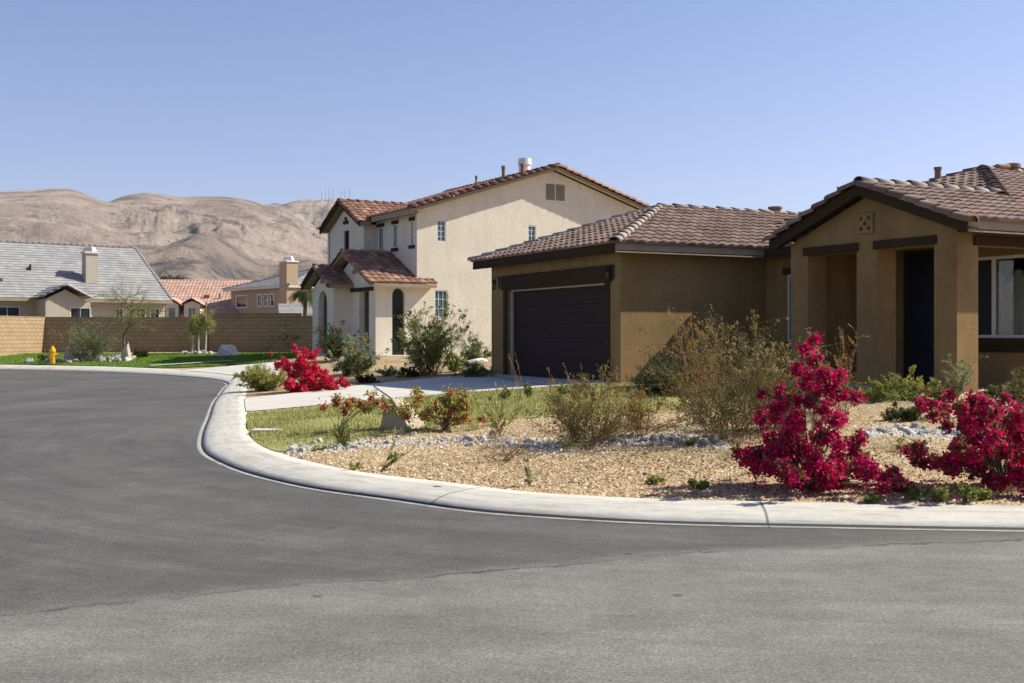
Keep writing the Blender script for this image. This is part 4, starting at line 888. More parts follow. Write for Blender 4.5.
def curve(p0, d, L, n, grav, rng, wob=.12):
    pts_ = [np.array(p0, float)]; d = nrm(np.array(d, float))
    for i in range(n):
        d = nrm(d + np.array([0, 0, grav]) / n + rng.normal(size=3) * wob); pts_.append(pts_[-1] + d * L / n)
    return np.array(pts_)
def shrub(base, name, label, cat, h, r, K=10, T=6, nl=3000, ls=.05, lm='leaf_mid', sm='twig', grav=-.25, aspect=.4, spread=.08, tmin=.12, seed=0, group=None, flowers=None, stemr=.008, twl=.45, wob=.12, up=.2, minz=.0, lean=(0, 0)):
    rng = np.random.default_rng(seed + 100); root = empty(name, base, rng.uniform(0, 0), label, cat, group); lines = []; twigs = []
    for i in range(K):
        a = rng.uniform(0, 2 * math.pi); rad = r * math.sqrt(rng.uniform(.05, 1)); hh = h * rng.uniform(.42, 1.06) * (1 - .3 * (rad / r) ** 2)
        d = np.array([math.cos(a) * rad + lean[0] * hh, math.sin(a) * rad + lean[1] * hh, hh]); L = np.linalg.norm(d)
        c = curve((rng.normal() * r * .16, rng.normal() * r * .16, 0), d + np.array([0, 0, .12 * L]), L, 8, grav, rng, wob); c[:, 2] = np.maximum(c[:, 2], .01); lines.append((c, stemr))
        for t in range(T):
            f = rng.uniform(tmin, 1); idx = f * 8; i0 = min(int(idx), 7); p = c[i0] + (c[i0 + 1] - c[i0]) * (idx - i0)
            td = nrm(c[i0 + 1] - c[i0]) + rng.normal(size=3) * .7 + np.array([0, 0, .25]); tw = curve(p, td, L * twl * rng.uniform(.4, 1) * (1.15 - f * .6), 5, grav * .5, rng, wob * 1.2); tw[:, 2] = np.maximum(tw[:, 2], .015)
            lines.append((tw, stemr * .5)); twigs.append(tw)
        twigs.append(c[3:])
    V, F = stems_mesh(lines); npmesh('stems', V, F, M[sm], root)
    ln = np.array([len(t) for t in twigs]); wgt = rng.gamma(1.1, 1, len(twigs)) + .08; which = rng.choice(len(twigs), nl, p=wgt / wgt.sum()); P = np.empty((nl, 3)); D = np.empty((nl, 3))
    for k in range(nl):
        t = twigs[which[k]]; f = rng.uniform(.1, 1) * (len(t) - 1); i0 = min(int(f), len(t) - 2); P[k] = t[i0] + (t[i0 + 1] - t[i0]) * (f - i0); D[k] = t[i0 + 1] - t[i0]
    P += rng.normal(size=P.shape) * spread * r * .35; P[:, 2] = np.maximum(P[:, 2], minz + .005)
    V, F = leaves(P, ls, aspect, up, nrm(D) + rng.normal(size=D.shape) * .7 + np.array([0, 0, up]), rng)
    # clump-wise tone: leaves of one twig share part of their tone
    tone = rng.uniform(0, 1, len(twigs)); rv = np.clip(.6 * tone[which] + .4 * rng.uniform(0, 1, nl), 0, 1)
    npmesh('foliage', V, F, M[lm], root, rv)
    if flowers:
        fm, nf, fs, zlo, fname = flowers; tips = np.array([t[-1] for t in twigs]); tips = tips[tips[:, 2] > h * zlo] if (tips[:, 2] > h * zlo).any() else tips
        c = tips[rng.integers(0, len(tips), nf)]; P = np.repeat(c, 7, 0) + rng.normal(size=(nf * 7, 3)) * fs * .45; V, F = leaves(P, fs, .8, 0, None, rng); npmesh(fname, V, F, M[fm], root, rng.uniform(0, 1, len(F)))
    return root
def bougain(base, name, label, blobs, scale, refx, refy, mat, seed, dbase, dens=520, bs=.034, depth=.35, leafn=4200, rs=.84, lsp=.62, leafm='boug_leaf', org=None, cat='bougainvillea', stems=True):
    """blobs: (x, y, r) in picture-zoom units; turned into metres about the base at its own distance"""
    rng = np.random.default_rng(seed); root = empty(name, base, 0, label, cat); k = dbase / FPX / scale
    BP, BR = [], []
    for (bx, by, br) in blobs:
        BP.append(((bx - refx) * k, rng.uniform(-1, 1) * depth, max((refy - by) * k, .03))); BR.append(br * k * rs)
    BP = np.array(BP); BR = np.array(BR)
    # extra blobs behind to give the plant its own depth
    ex = BP[::2].copy(); ex[:, 1] += rng.uniform(-1, 1, len(ex)) * depth * 1.1; ex[:, 0] *= .9; ex[:, 2] *= .88; BP2 = np.vstack([BP, ex]); BR2 = np.append(BR, BR[::2] * .8)
    Ps, T = [], []
    for c, r in zip(BP2, BR2):
        ncl = max(4, int(44 * (r / .12) ** 1.6)); cc = c + nrm(rng.normal(size=(ncl, 3))) * r * rng.uniform(.25, 1.02, (ncl, 1)) * np.array([1, 1, .9]); m = max(9, int(dens / 24))
        P = np.repeat(cc, m, 0) + rng.normal(size=(ncl * m, 3)) * (.022 + r * .05); Ps.append(P); T.append(np.repeat(rng.uniform(0, 1, ncl), m) * .5 + rng.uniform(0, .5, ncl * m))
    P = np.vstack(Ps); T = np.concatenate(T); ok = P[:, 2] > .01; P = P[ok]; T = T[ok]; V, F = leaves(P, bs, .85, 0, None, rng); npmesh('flowers', V, F, M[mat], root, T)
    ids = rng.integers(0, len(BP2), leafn); P = BP2[ids] + rng.normal(size=(leafn, 3)) * (BR2[ids][:, None] * lsp); P[:, 2] = np.abs(P[:, 2]) + .01; V, F = leaves(P, .05, .5, 0, None, rng); npmesh('foliage', V, F, M[leafm], root, rng.uniform(0, 1, leafn))
    if stems:
        lines = []
        for c, r in zip(BP, BR):
            s0 = np.array([rng.normal() * .04, rng.normal() * .04, 0]); mid = (s0 + c) / 2 + np.array([-.15 * c[0], 0, .12 * abs(c[0]) + .05 * c[2]]); t = np.linspace(0, 1, 9)[:, None]; lines.append(((1 - t) ** 2 * s0 + 2 * t * (1 - t) * mid + t * t * c, .0055))
        V, F = stems_mesh(lines); npmesh('stems', V, F, M['bark'], root)
    return root
PY = lambda px, py: at(px, py)
# --- bougainvilleas
B1 = [(325,35,18),(325,70,25),(300,110,25),(300,150,30),(350,165,35),(400,180,35),(430,190,20),(380,225,28),(345,240,15),(440,245,20),(465,240,12),(290,210,15),(185,220,13),(145,245,14),(190,245,15),(260,265,20),(330,285,30),(300,265,20),(95,300,14),(400,330,24),(410,345,12),(230,340,38),(180,300,25),(150,345,18),(290,330,20),(270,390,42),(230,400,35),(330,400,33),(370,395,28),(400,410,20),(270,450,45),(300,500,45),(260,520,33),(130,480,42),(80,490,24),(130,540,28),(180,500,20),(35,465,16),(210,465,12),(340,540,43),(330,590,30),(380,560,33),(430,570,20),(390,510,30),(350,470,30),(480,460,28),(500,410,22),(430,500,33),(480,500,33),(530,500,25),(560,540,28),(520,540,28),(590,530,18),(610,570,22),(560,570,18),(640,590,14),(670,605,14),(685,605,8),(180,420,28),(165,455,28),(140,510,28),(190,540,26),(245,565,28),(420,535,28),(460,540,26),(620,590,16),(650,600,14)]
b = at(808, 489); bougain(b, 'bougainvillea', 'tall sprawling magenta bougainvillea in the gravel nearest the middle, with one high spike', B1, 3.79, 300, 600, 'boug', 1, b.y)
B2 = [(145,152,15),(200,160,22),(250,158,22),(300,165,24),(340,120,24),(330,190,24),(370,130,24),(400,150,28),(350,220,24),(330,265,20),(380,180,30),(420,200,38),(390,250,38),(440,260,35),(460,140,17),(480,180,25),(500,210,30),(520,190,25),(480,280,30),(560,210,30),(600,200,30),(640,180,30),(650,140,15),(540,260,40),(600,270,45),(650,240,30),(430,330,38),(480,340,40),(400,350,28),(350,370,28),(300,350,20),(250,370,18),(200,375,20),(190,390,13),(190,425,15),(240,430,16),(300,420,26),(360,430,32),(420,400,38),(330,460,22),(390,470,26),(450,450,46),(520,420,48),(560,380,40),(620,360,50),(650,320,40),(500,500,36),(570,480,48),(640,450,50),(600,530,38),(650,540,40),(550,520,28),(700,300,60),(720,400,70),(740,500,50),(770,350,50),(800,430,55),(760,250,40)]
b = at(1004, 491); bougain(b, 'bougainvillea', 'wide magenta bougainvillea at the right edge, cut by the frame', B2, 4.556, 565, 555, 'boug', 2, b.y, depth=.45)
B3 = [(440,90,10),(560,117,12),(470,120,24),(520,145,24),(480,165,30),(365,165,18),(345,195,12),(305,130,7),(310,187,6),(400,185,20),(440,195,30),(490,210,35),(540,210,28),(380,215,20),(400,245,26),(460,250,35),(520,250,35),(560,240,25),(590,240,20),(600,265,24),(640,275,24),(680,290,24),(715,300,16),(738,303,7),(630,310,28),(580,300,30),(530,300,35),(470,300,35),(420,290,30),(380,320,24),(430,325,35),(490,330,30),(550,325,30),(600,325,25),(660,318,20)]
b = at(306, 391.5); bougain(b, 'bougainvillea', 'crimson bougainvillea spreading beside the driveway behind the yellow flowered bush', B3, 5.689, 490, 345, 'bougr', 3, b.y, dens=300, bs=.05, depth=.5, leafn=1500)
B4 = [(185,222,10),(125,268,12),(235,272,9),(260,240,14),(280,232,9),(270,258,12),(315,243,6),(390,205,13),(362,255,13),(408,233,8),(440,228,5)]
b = at(340, 433); bougain(b, 'bougainvillea', 'thin sparse bougainvillea with a few red blooms left of the boulder', B4, 5.389, 215, 400, 'bougr', 4, b.y, dens=150, bs=.034, depth=.2, leafn=1100, rs=.62, lsp=1.9, leafm='leaf_yel')
B5 = [(480,205,14),(598,220,14),(580,228,10),(668,195,12),(675,128,11),(615,262,10),(705,250,12),(738,237,12),(770,195,18),(800,230,12),(795,215,10),(850,130,14),(855,150,12),(885,135,9),(922,148,12),(893,183,12),(935,200,16),(862,213,10),(828,273,11),(932,253,11),(865,225,7),(1018,268,7),(805,165,7),(880,270,5)]
b = at(447, 430); bougain(b, 'bougainvillea', 'green bougainvillea with scattered red blooms sprawling over the right side of the boulder', B5, 5.389, 830, 330, 'bougr', 5, b.y, dens=170, bs=.034, depth=.22, leafn=3000, rs=.62, lsp=2.3, leafm='leaf_yel')

# --- shrubs and small plants: base pixel, picture height and half width in pixels
def sz(px, py, hpx, rpx):
    b_ = at(px, py); return b_, hpx * b_.y / FPX, rpx * b_.y / FPX
def sh(px, py, hpx, rpx, name, label, cat='shrub', **k):
    b_, h, r = sz(px, py, hpx, rpx); return shrub(b_, name, label, cat, h, r, **k)
# foreground and middle garden
sh(585, 446, 72, 64, 'desert_shrub', 'airy rust tipped olive shrub growing over the white rocks in the gravel', K=52, T=10, nl=9500, ls=.026, lm='leaf_olive', seed=1, spread=.10, stemr=.004, grav=-.1, flowers=('leaf_rust', 650, .016, .3, 'seed_heads'))
sh(640, 436, 62, 34, 'desert_shrub', 'smaller thin rusty shrub just right of the rust tipped olive shrub', K=20, T=8, nl=3600, ls=.028, lm='leaf_rust', seed=2, spread=.1, stemr=.004)
sh(732, 440, 124, 80, 'desert_shrub', 'tall loose brown green shrub left of the spiked magenta bougainvillea', K=50, T=11, nl=13000, ls=.03, lm='leaf_olive', seed=3, spread=.1, stemr=.0045, grav=-.02, up=.4, flowers=('leaf_rust', 700, .017, .4, 'seed_heads'))
sh(700, 425, 118, 36, 'desert_shrub', 'upright reddish seed stalks in front of the shaded garage side wall', K=22, T=7, nl=3200, ls=.032, lm='leaf_rust', seed=4, spread=.06, stemr=.005, grav=.05, up=.6, wob=.08)
sh(772, 430, 96, 44, 'desert_shrub', 'olive twiggy shrub with straw tips behind the magenta spike', K=40, T=9, nl=9000, ls=.027, lm='leaf_olive', seed=5, spread=.08, grav=0., up=.5, flowers=('leaf_dry', 500, .02, .6, 'seed_heads'))
sh(840, 412, 92, 26, 'desert_shrub', 'thin brown seed stalks right of the magenta spike before the porch', K=16, T=6, nl=1500, ls=.026, lm='leaf_rust', seed=6, spread=.06, stemr=.004, grav=0, up=.5)
sh(672, 396, 36, 34, 'yucca', 'dark green spiky clump against the garage side wall', 'plant', K=60, T=2, nl=2600, ls=.15, lm='leaf_dark', seed=7, aspect=.1, spread=.05, grav=-.4)
sh(650, 394, 22, 18, 'low_shrub', 'small dark leafy shrub at the lit garage wall left of the spiky clump', K=16, T=5, nl=1400, ls=.06, lm='leaf_dark', seed=8)
sh(500, 437, 60, 24, 'weed', 'pale yellowish weedy stalks left of the rust tipped shrub', 'plant', K=14, T=5, nl=900, ls=.035, lm='leaf_yel', seed=9, grav=0, up=.6, spread=.05, stemr=.004)
sh(505, 462, 40, 34, 'dry_twigs', 'leafless dry twiggy plant in the gravel below the weedy stalks', 'plant', K=18, T=6, nl=140, ls=.02, lm='leaf_rust', seed=10, stemr=.004)
sh(530, 487, 40, 9, 'weed', 'thin pale green sprig by the kerb below the rust tipped shrub', 'plant', K=5, T=4, nl=500, ls=.022, lm='leaf_grey', seed=11, grav=.1, spread=.04, stemr=.003)
sh(383, 471, 44, 16, 'feathery_sprig', 'leaning feathery green sprig at the kerb casting a small shadow', 'plant', K=3, T=7, nl=900, ls=.02, lm='leaf_mid', seed=12, lean=(.75, 0), stemr=.006, grav=.0, spread=.1, twl=.3)
sh(341, 448, 26, 7, 'low_shrub', 'small upright bottle green shrublet by the white rocks near the bend', 'plant', K=12, T=4, nl=900, ls=.028, lm='leaf_mid', seed=13, grav=.2)
sh(357, 469, 8, 9, 'weed', 'tiny yellow green weed in the gravel beside the feathery sprig', 'plant', K=8, T=2, nl=200, ls=.03, lm='leaf_yel', seed=14)
sh(455, 424, 18, 18, 'low_shrub', 'low green foliage right of the boulder under the red blooms', K=14, T=5, nl=1500, ls=.03, lm='leaf_mid', seed=15)
for i, (px, py, hh, rr, lab, lm) in enumerate([
    (505, 400, 14, 10, 'small green weed at the driveway edge nearest the lawn', 'leaf_mid'), (530, 398, 18, 10, 'small green weed in front of the left part of the garage door', 'leaf_mid'),
    (562, 396, 16, 12, 'small leafy weed in front of the middle of the garage door', 'leaf_mid'), (578, 394, 14, 8, 'small yellowish weed in front of the right part of the garage door', 'leaf_yel')]):
    sh(px, py, hh, rr, 'weed', lab, 'plant', K=8, T=4, nl=500, ls=.045, lm=lm, seed=20 + i)
for i, (px, py, hh, lab) in enumerate([(519, 402, 62, 'single thin dry stalk before the left of the garage door'), (551, 402, 60, 'pair of thin dry stalks before the middle of the garage door'), (573, 400, 50, 'thin dry stalk before the right of the garage door'), (600, 400, 52, 'thin reddish stalk at the right corner of the garage door')]):
    sh(px, py, hh, 6, 'dry_stalks', lab, 'plant', K=3, T=2, nl=90, ls=.03, lm='leaf_rust', seed=30 + i, stemr=.006, grav=.3)
# right garden, before the porch
sh(880, 402, 26, 26, 'flowering_shrub', 'yellow flowered green shrub before the middle porch column', K=26, T=6, nl=3000, ls=.045, lm='leaf_mid', seed=40, stemr=.004, flowers=('yflower', 30, .022, .4, 'flowers'))
sh(912, 400, 32, 24, 'flowering_shrub', 'yellow flowered shrub before the dark front door', K=26, T=6, nl=3000, ls=.045, lm='leaf_yel', seed=41, flowers=('yflower', 35, .022, .4, 'flowers'))
sh(942, 402, 22, 22, 'flowering_shrub', 'low yellow flowered shrub before the right porch column', K=20, T=6, nl=2200, ls=.04, lm='leaf_yel', seed=42, flowers=('yflower', 40, .022, .2, 'flowers'))
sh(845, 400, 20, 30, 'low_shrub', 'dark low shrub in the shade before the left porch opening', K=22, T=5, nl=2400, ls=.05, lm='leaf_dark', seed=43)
sh(907, 421, 16, 17, 'low_shrub', 'low rounded dark green shrub in the sand behind the white pebbles', K=24, T=5, nl=2600, ls=.035, lm='leaf_dark', seed=44)
sh(893, 421, 12, 12, 'low_shrub', 'low olive tuft touching the left of the rounded dark shrub', K=16, T=4, nl=900, ls=.035, lm='leaf_olive', seed=45)
sh(955, 402, 60, 24, 'feathery_shrub', 'feathery pale green plant leaning against the lit right porch column', K=9, T=8, nl=2600, ls=.035, lm='leaf_grey', seed=46, lean=(.45, 0), stemr=.007, spread=.06, grav=-.1)
sh(991, 398, 12, 12, 'low_shrub', 'small dark green mound below the porch window', K=18, T=4, nl=1000, ls=.04, lm='leaf_dark', seed=47)
sh(1018, 412, 44, 18, 'desert_shrub', 'olive shrub at the right edge below the porch window', K=22, T=7, nl=3200, ls=.035, lm='leaf_olive', seed=48)
sh(1005, 398, 20, 10, 'dry_twigs', 'dry brown tuft below the porch window beside the dark mound', 'plant', K=18, T=3, nl=350, ls=.035, lm='leaf_dry', seed=49)
sh(822, 422, 46, 42, 'dry_grass', 'pale dry grass tuft right of the magenta spike', 'plant', K=40, T=4, nl=1100, ls=.05, aspect=.08, lm='leaf_dry', seed=50, stemr=.003)
for i, (px, py, hh, rr, lab) in enumerate([(940, 502, 15, 11, 'small green weed by the kerb left of the pair near the right edge'), (968, 503, 20, 13, 'leafy green weed by the kerb in the middle of three'), (985, 500, 12, 9, 'small green weed by the kerb nearest the right edge'),
    (915, 500, 16, 10, 'green sprig in the gravel at the tip of the spiked bougainvillea'), (905, 452, 14, 16, 'light green weed in the gravel below the white pebbles'), (872, 503, 10, 8, 'tiny weed by the kerb under the spiked bougainvillea'),
    (655, 484, 10, 10, 'tiny green weed in the shadow by the kerb'), (700, 488, 9, 12, 'tiny olive weed in the shadow left of the bougainvillea'), (690, 446, 8, 5, 'tiny bright green weed among the white rocks')]):
    sh(px, py, hh, rr, 'weed', lab, 'plant', K=12, T=4, nl=700, ls=.028, lm='leaf_mid' if i % 2 else 'leaf_yel', seed=60 + i, stemr=.003)
# by the driveway and the cream house
sh(262, 391, 28, 24, 'flowering_shrub', 'yellow green bush with yellow flowers at its foot left of the crimson bougainvillea', K=60, T=7, nl=7500, ls=.055, lm='leaf_yel', seed=80, flowers=('yflower', 30, .045, .0, 'flowers'))
sh(356, 374, 38, 23, 'flowering_shrub', 'round grey green bush with orange flowers before the entry', K=34, T=7, nl=5200, ls=.075, lm='leaf_grey', seed=81, flowers=('oflower', 12, .05, .1, 'flowers'))
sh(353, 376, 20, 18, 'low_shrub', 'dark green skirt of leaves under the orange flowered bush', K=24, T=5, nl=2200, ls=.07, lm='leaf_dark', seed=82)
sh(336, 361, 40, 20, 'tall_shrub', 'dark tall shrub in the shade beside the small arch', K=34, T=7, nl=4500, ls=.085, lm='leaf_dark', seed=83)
sh(366, 383, 9, 14, 'ground_cover_mound', 'low dark green mound at the driveway beside the crimson bougainvillea', 'plant', K=24, T=4, nl=1500, ls=.06, lm='leaf_dark', seed=84)
sh(388, 376, 9, 13, 'ground_cover_mound', 'low grey green mound before the entry step', 'plant', K=24, T=4, nl=1400, ls=.06, lm='leaf_grey', seed=85)
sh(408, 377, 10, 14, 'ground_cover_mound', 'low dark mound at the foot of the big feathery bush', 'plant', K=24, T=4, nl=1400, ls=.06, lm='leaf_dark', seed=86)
sh(428, 375, 76, 35, 'large_shrub', 'big feathery yellow green bush in front of the cream side wall', K=66, T=9, nl=14000, ls=.05, lm='leaf_yel', seed=87, grav=.15, stemr=.010, spread=.11, up=1.0, aspect=.25, twl=.38, flowers=('leaf_mid', 700, .05, .0, 'tips'))
sh(475, 365, 32, 15, 'large_shrub', 'grey green shrub against the cream wall left of the garage', K=30, T=7, nl=4600, ls=.07, lm='leaf_grey', seed=88)
sh(474, 377, 12, 18, 'low_shrub', 'low bright green shrub beside the left garage corner', K=30, T=5, nl=2800, ls=.06, lm='leaf_mid', seed=89)
sh(455, 372, 20, 12, 'low_shrub', 'small green shrub between the feathery bush and the garage', K=20, T=5, nl=1800, ls=.07, lm='leaf_mid', seed=90)
sh(300, 372, 16, 8, 'low_shrub', 'small olive shrub behind the crimson bougainvillea', K=14, T=5, nl=900, ls=.08, lm='leaf_olive', seed=91)
# along the block wall
sh(87, 361.5, 42, 30, 'grey_shrub', 'large airy grey green shrub behind the white rocks by the hydrant', K=70, T=9, nl=10000, ls=.06, lm='leaf_grey', seed=100, spread=.1, grav=.0, stemr=.01)
sh(12, 349, 20, 10, 'cactus_shrub', 'upright green plant with pink flowers at the sunlit wall', K=16, T=5, nl=1500, ls=.12, lm='leaf_mid', seed=101, flowers=('bougr', 26, .14, .4, 'flowers'), grav=.2)
sh(3, 349, 12, 6, 'low_shrub', 'small green plant at the sunlit wall at the very left edge', K=10, T=4, nl=500, ls=.1, lm='leaf_yel', seed=102)
sh(140, 358, 8, 9, 'low_shrub', 'low dark green mound right of the pale standing stone', K=20, T=5, nl=1500, ls=.09, lm='leaf_dark', seed=103)
sh(43, 361, 6, 6, 'low_shrub', 'small dark mound left of the hydrant', K=12, T=4, nl=600, ls=.07, lm='leaf_dark', seed=104)
sh(272, 352, 26, 9, 'dry_grass', 'tall pale straw coloured grass clump against the shaded wall', 'plant', K=40, T=4, nl=1500, ls=.14, aspect=.1, lm='leaf_dry', seed=105, grav=.3)
sh(219, 349, 15, 7, 'dry_grass', 'dry pinkish tuft behind the white boulder', 'plant', K=26, T=4, nl=700, ls=.11, aspect=.12, lm='leaf_dry', seed=106)
sh(290, 352, 34, 13, 'desert_shrub', 'brown green bush with few red blooms against the shaded wall', K=26, T=6, nl=1700, ls=.09, lm='leaf_olive', seed=107, flowers=('bougr', 14, .14, .7, 'flowers'))
sh(306, 352, 20, 6, 'dry_grass', 'small straw tuft beside the left arch', 'plant', K=20, T=3, nl=500, ls=.12, aspect=.1, lm='leaf_dry', seed=108)
sh(252, 351, 14, 4, 'small_bougainvillea', 'single red bloomed sprig in front of the shaded wall', 'plant', K=4, T=2, nl=60, ls=.08, lm='leaf_mid', seed=109, flowers=('bougr', 6, .15, .3, 'flowers'))
# behind the wall
b_ = Vector(((306 - 512) / FPX * 72, 72, .6)); shrub(b_, 'round_shrub', 'bright yellow green bush top peeking over the wall beside the cream house', 'shrub', 2.2, .8, K=40, T=7, nl=3800, ls=.14, lm='leaf_yel', seed=110)

# --- trees
def tree(base, name, label, h, r, trunk_pts, trunk_r, K, T, nl, ls, lm, seed, stakes=0, trunk='bark', crown0=.4, flat=.6):
    rng = np.random.default_rng(seed); root = empty(name, base, 0, label, 'tree'); tp = np.array(trunk_pts, float); tt = catmull(tp, 5); V, F = stems_mesh([(tt, trunk_r)], 8); npmesh('trunk', V, F, M[trunk], root)
    lines, tw = [], []
    for i in range(K):
        f = rng.uniform(crown0, 1); p = tt[int(f * (len(tt) - 1))]; a = rng.uniform(0, 2 * math.pi)
        d = np.array([math.cos(a), math.sin(a), rng.uniform(.2, 1.2)]); c = curve(p, d, r * rng.uniform(.4, 1.0), 7, -.2, rng, .15); lines.append((c, trunk_r * .22))
        for t in range(T):
            q = c[rng.integers(2, 8)]; w2 = curve(q, nrm(c[-1] - c[0]) + rng.normal(size=3) * .6, r * rng.uniform(.2, .55), 5, -.35, rng, .15); lines.append((w2, trunk_r * .08)); tw.append(w2)
    V, F = stems_mesh(lines); npmesh('branches', V, F, M['bark' if trunk == 'bark' else 'twig'], root)
    w2 = rng.integers(0, len(tw), nl); P = np.array([tw[k][rng.integers(1, 6)] for k in w2]) + rng.normal(size=(nl, 3)) * ls * .9; V, F = leaves(P, ls, .3, -.3, None, rng); npmesh('crown', V, F, M[lm], root, np.clip(rng.uniform(0, .6, len(tw))[w2] + rng.uniform(0, .4, nl), 0, 1)); return root
b = at(122, 360.5); k_ = b.y / FPX
tree(b, 'leaning_tree', 'thin leaning tree with sparse yellow green crown before the shaded wall', 60 * k_, 1.9, [(0, 0, 0), (.1, 0, .5), (.05, .1, 1.1), (.3, 0, 1.6), (.42, .1, 2.1), (.15, .2, 2.6), (.05, .1, 2.9)], .06, 34, 8, 4200, .06, 'leaf_yel', 5, crown0=.45)
for i, (px, hh, lab) in enumerate([(194, 44, 'left'), (198.5, 46, 'middle'), (205, 52, 'right')]):
    b = at(px, 354.5); k_ = b.y / FPX; hm = hh * k_ * .8
    t = tree(b, 'sapling', {'left': 'leftmost of three thin saplings with pale wrapped trunks', 'middle': 'middle one of three thin saplings with pale wrapped trunks', 'right': 'rightmost and tallest of three saplings with pale wrapped trunks'}[lab], hm, .5, [(0, 0, 0), (.05 * (i - 1), 0, hm * .4), (.03, .05, hm * .75), (.0, 0, hm)], .045, 16, 7, 1500, .085, 'leaf_yel', 10 + i, trunk='wrap', crown0=.45)
    t['group'] = 'three saplings before the wall'
    if i != 1:
        s_ = MB().tube([(0, 0, 0), (0, 0, hh * k_ * 1.02)], .035, 8).build('stake', M['stake']); s_.location = b + Vector((-.16 if i == 0 else .0, .15, 0)); tag(s_, ('shorter' if i == 0 else 'taller') + ' wooden stake standing behind the ' + lab + ' sapling', 'stake')
# dark palm behind the wall
b = Vector(((304 - 512) / FPX * 70, 70, .6)); root = empty('palm_tree', b, 0, 'dark palm crown above the wall beside the small arch', 'tree')
MB().tube([(0, 0, 0), (.05, 0, 1.8), (.1, 0, 3.5)], [.16, .13, .11], 10).build('trunk', M['bark'], root)
V, F, rv = [], [], []; rng = np.random.default_rng(44)
for i in range(30):
    a = rng.uniform(0, 2 * math.pi); c = curve((.1, 0, 3.5), (math.cos(a), math.sin(a), rng.uniform(-.1, 1.0)), rng.uniform(1.0, 1.5), 9, -2.1, rng, .03)
    for j in range(1, 9):
        for s_ in (-1, 1):
            for q in range(2):
                p = c[j] + (c[min(j + 1, 9)] - c[j]) * q * .5; t = nrm(c[min(j + 1, 9)] - c[j - 1]); sd_ = nrm(np.cross(t, (0, 0, 1))) * s_; L = .28 * (1 - abs(j - 4) / 8); bI = len(V)
                V += [p, p + t * .05 + sd_ * L * .5 + np.array([0, 0, -.02]), p + sd_ * L + t * .12 - np.array([0, 0, L * .4]), p + sd_ * L * .4 - t * .02]; F.append((bI, bI + 1, bI + 2, bI + 3)); rv.append(rng.uniform(0, 1))
npmesh('crown', V, F, M['leaf_dark'], root, rv)
# scattered dark trees at the foot of the hills
for i, (px, py0, hh, rr, lab) in enumerate([(166, 281, 8, 4, 'small dark tree at the hill foot above the salmon roof, left'), (178, 281, 5, 6, 'low dark tree at the hill foot above the salmon roof, right')]):
    d = 210.; z0 = 1.5 + (HY - py0 - 3) / FPX * d; b = Vector(((px - 512) / FPX * d, d, .8)); H_ = (HY - py0 + hh) / FPX * d + .7
    tree(b, 'far_tree', lab, H_, rr / FPX * d * 1.2, [(0, 0, 0), (0, 0, H_ * .5), (0, 0, H_ * .9)], .3, 30, 6, 3000, .55, 'leaf_dark', 70 + i, crown0=.7)

# ------------------------------------------------------------------ rocks
def rock_mesh(name, seed, flat=.65, rough=.28, sub=2, cuts=9):
    bm = bmesh.new(); bmesh.ops.create_icosphere(bm, subdivisions=sub, radius=1); rg = np.random.default_rng(seed); off = Vector(rg.uniform(0, 50, 3)); sx, sy = rg.uniform(.75, 1.25), rg.uniform(.7, 1)
    for v in bm.verts:
        n1 = noise.noise(v.co * 1.1 + off); n2 = noise.noise(v.co * 2.7 + off); v.co = v.co * (1 + rough * 1.6 * n1 + rough * .7 * n2); v.co.x *= sx; v.co.y *= sy; v.co.z *= flat
    for k in range(cuts):
        n = Vector(nrm(rg.normal(size=3) * np.array([1, 1, .7]))); d = rg.uniform(.45, .72)
        for v in bm.verts:
            e = v.co.dot(n) - d
            if e > 0: v.co -= n * e * .96
    me = bpy.data.meshes.new(name); bm.to_mesh(me); bm.free(); return me
VAR = []
for i in range(12):
    me = rock_mesh('river_rock', 500 + i, .7, .25, 3); me.materials.append(M['rock'] if i % 3 else M['rockg']); VAR.append(me)
def bed(path, n, wpx, smin, smax, label, group, zs=.12):
    P = catmull([np.array(p, float) for p in path], 10); rg = random.Random(len(label) + n)
    for i in range(n):
        f = rg.uniform(0, len(P) - 1.001); q = P[int(f)] * (1 - f % 1) + P[int(f) + 1] * (f % 1); b_ = at(q[0] + rg.uniform(-2, 2), q[1] + rg.gauss(0, wpx * .42))
        o = bpy.data.objects.new('river_rock', rg.choice(VAR)); COL.objects.link(o); s = smin + (smax - smin) * rg.random() ** 1.8
        o.scale = (s * rg.uniform(.8, 1.2), s * rg.uniform(.8, 1.2), s); o.rotation_euler = (rg.uniform(-.3, .3), rg.uniform(-.3, .3), rg.uniform(0, 6.28)); o.location = b_ + Vector((0, 0, s * zs)); tag(o, label, 'rock', group)
bed([(292, 451), (330, 447), (400, 442.5), (470, 441)], 74, 7, .03, .085, 'white river rock in the strip from the kerb bend to below the boulder', 'river rocks left of the boulder')
bed([(470, 442), (530, 444), (560, 447)], 36, 7, .03, .085, 'white river rock between the boulder and the rust tipped shrub', 'river rocks beside the weedy stalks')
bed([(600, 443), (640, 440), (680, 441), (728, 444)], 50, 7, .03, .10, 'white river rock right of the rust tipped shrub', 'river rocks right of the rust tipped shrub')
bed([(866, 433.5), (890, 431.5), (915, 432.5), (945, 434), (975, 437)], 70, 5, .035, .085, 'pale grey pebble in the bed between the two magenta bougainvilleas', 'grey pebbles before the porch')
bed([(24, 362.5), (45, 362.5), (70, 362), (84, 362)], 26, 1.6, .12, .24, 'white rock in the bed round the yellow hydrant', 'white rocks by the hydrant', .38)
bed([(98, 361), (115, 360.5), (134, 359.5)], 34, 3.0, .10, .24, 'white rock in the bed round the leaning tree', 'white rocks by the leaning tree', .38)
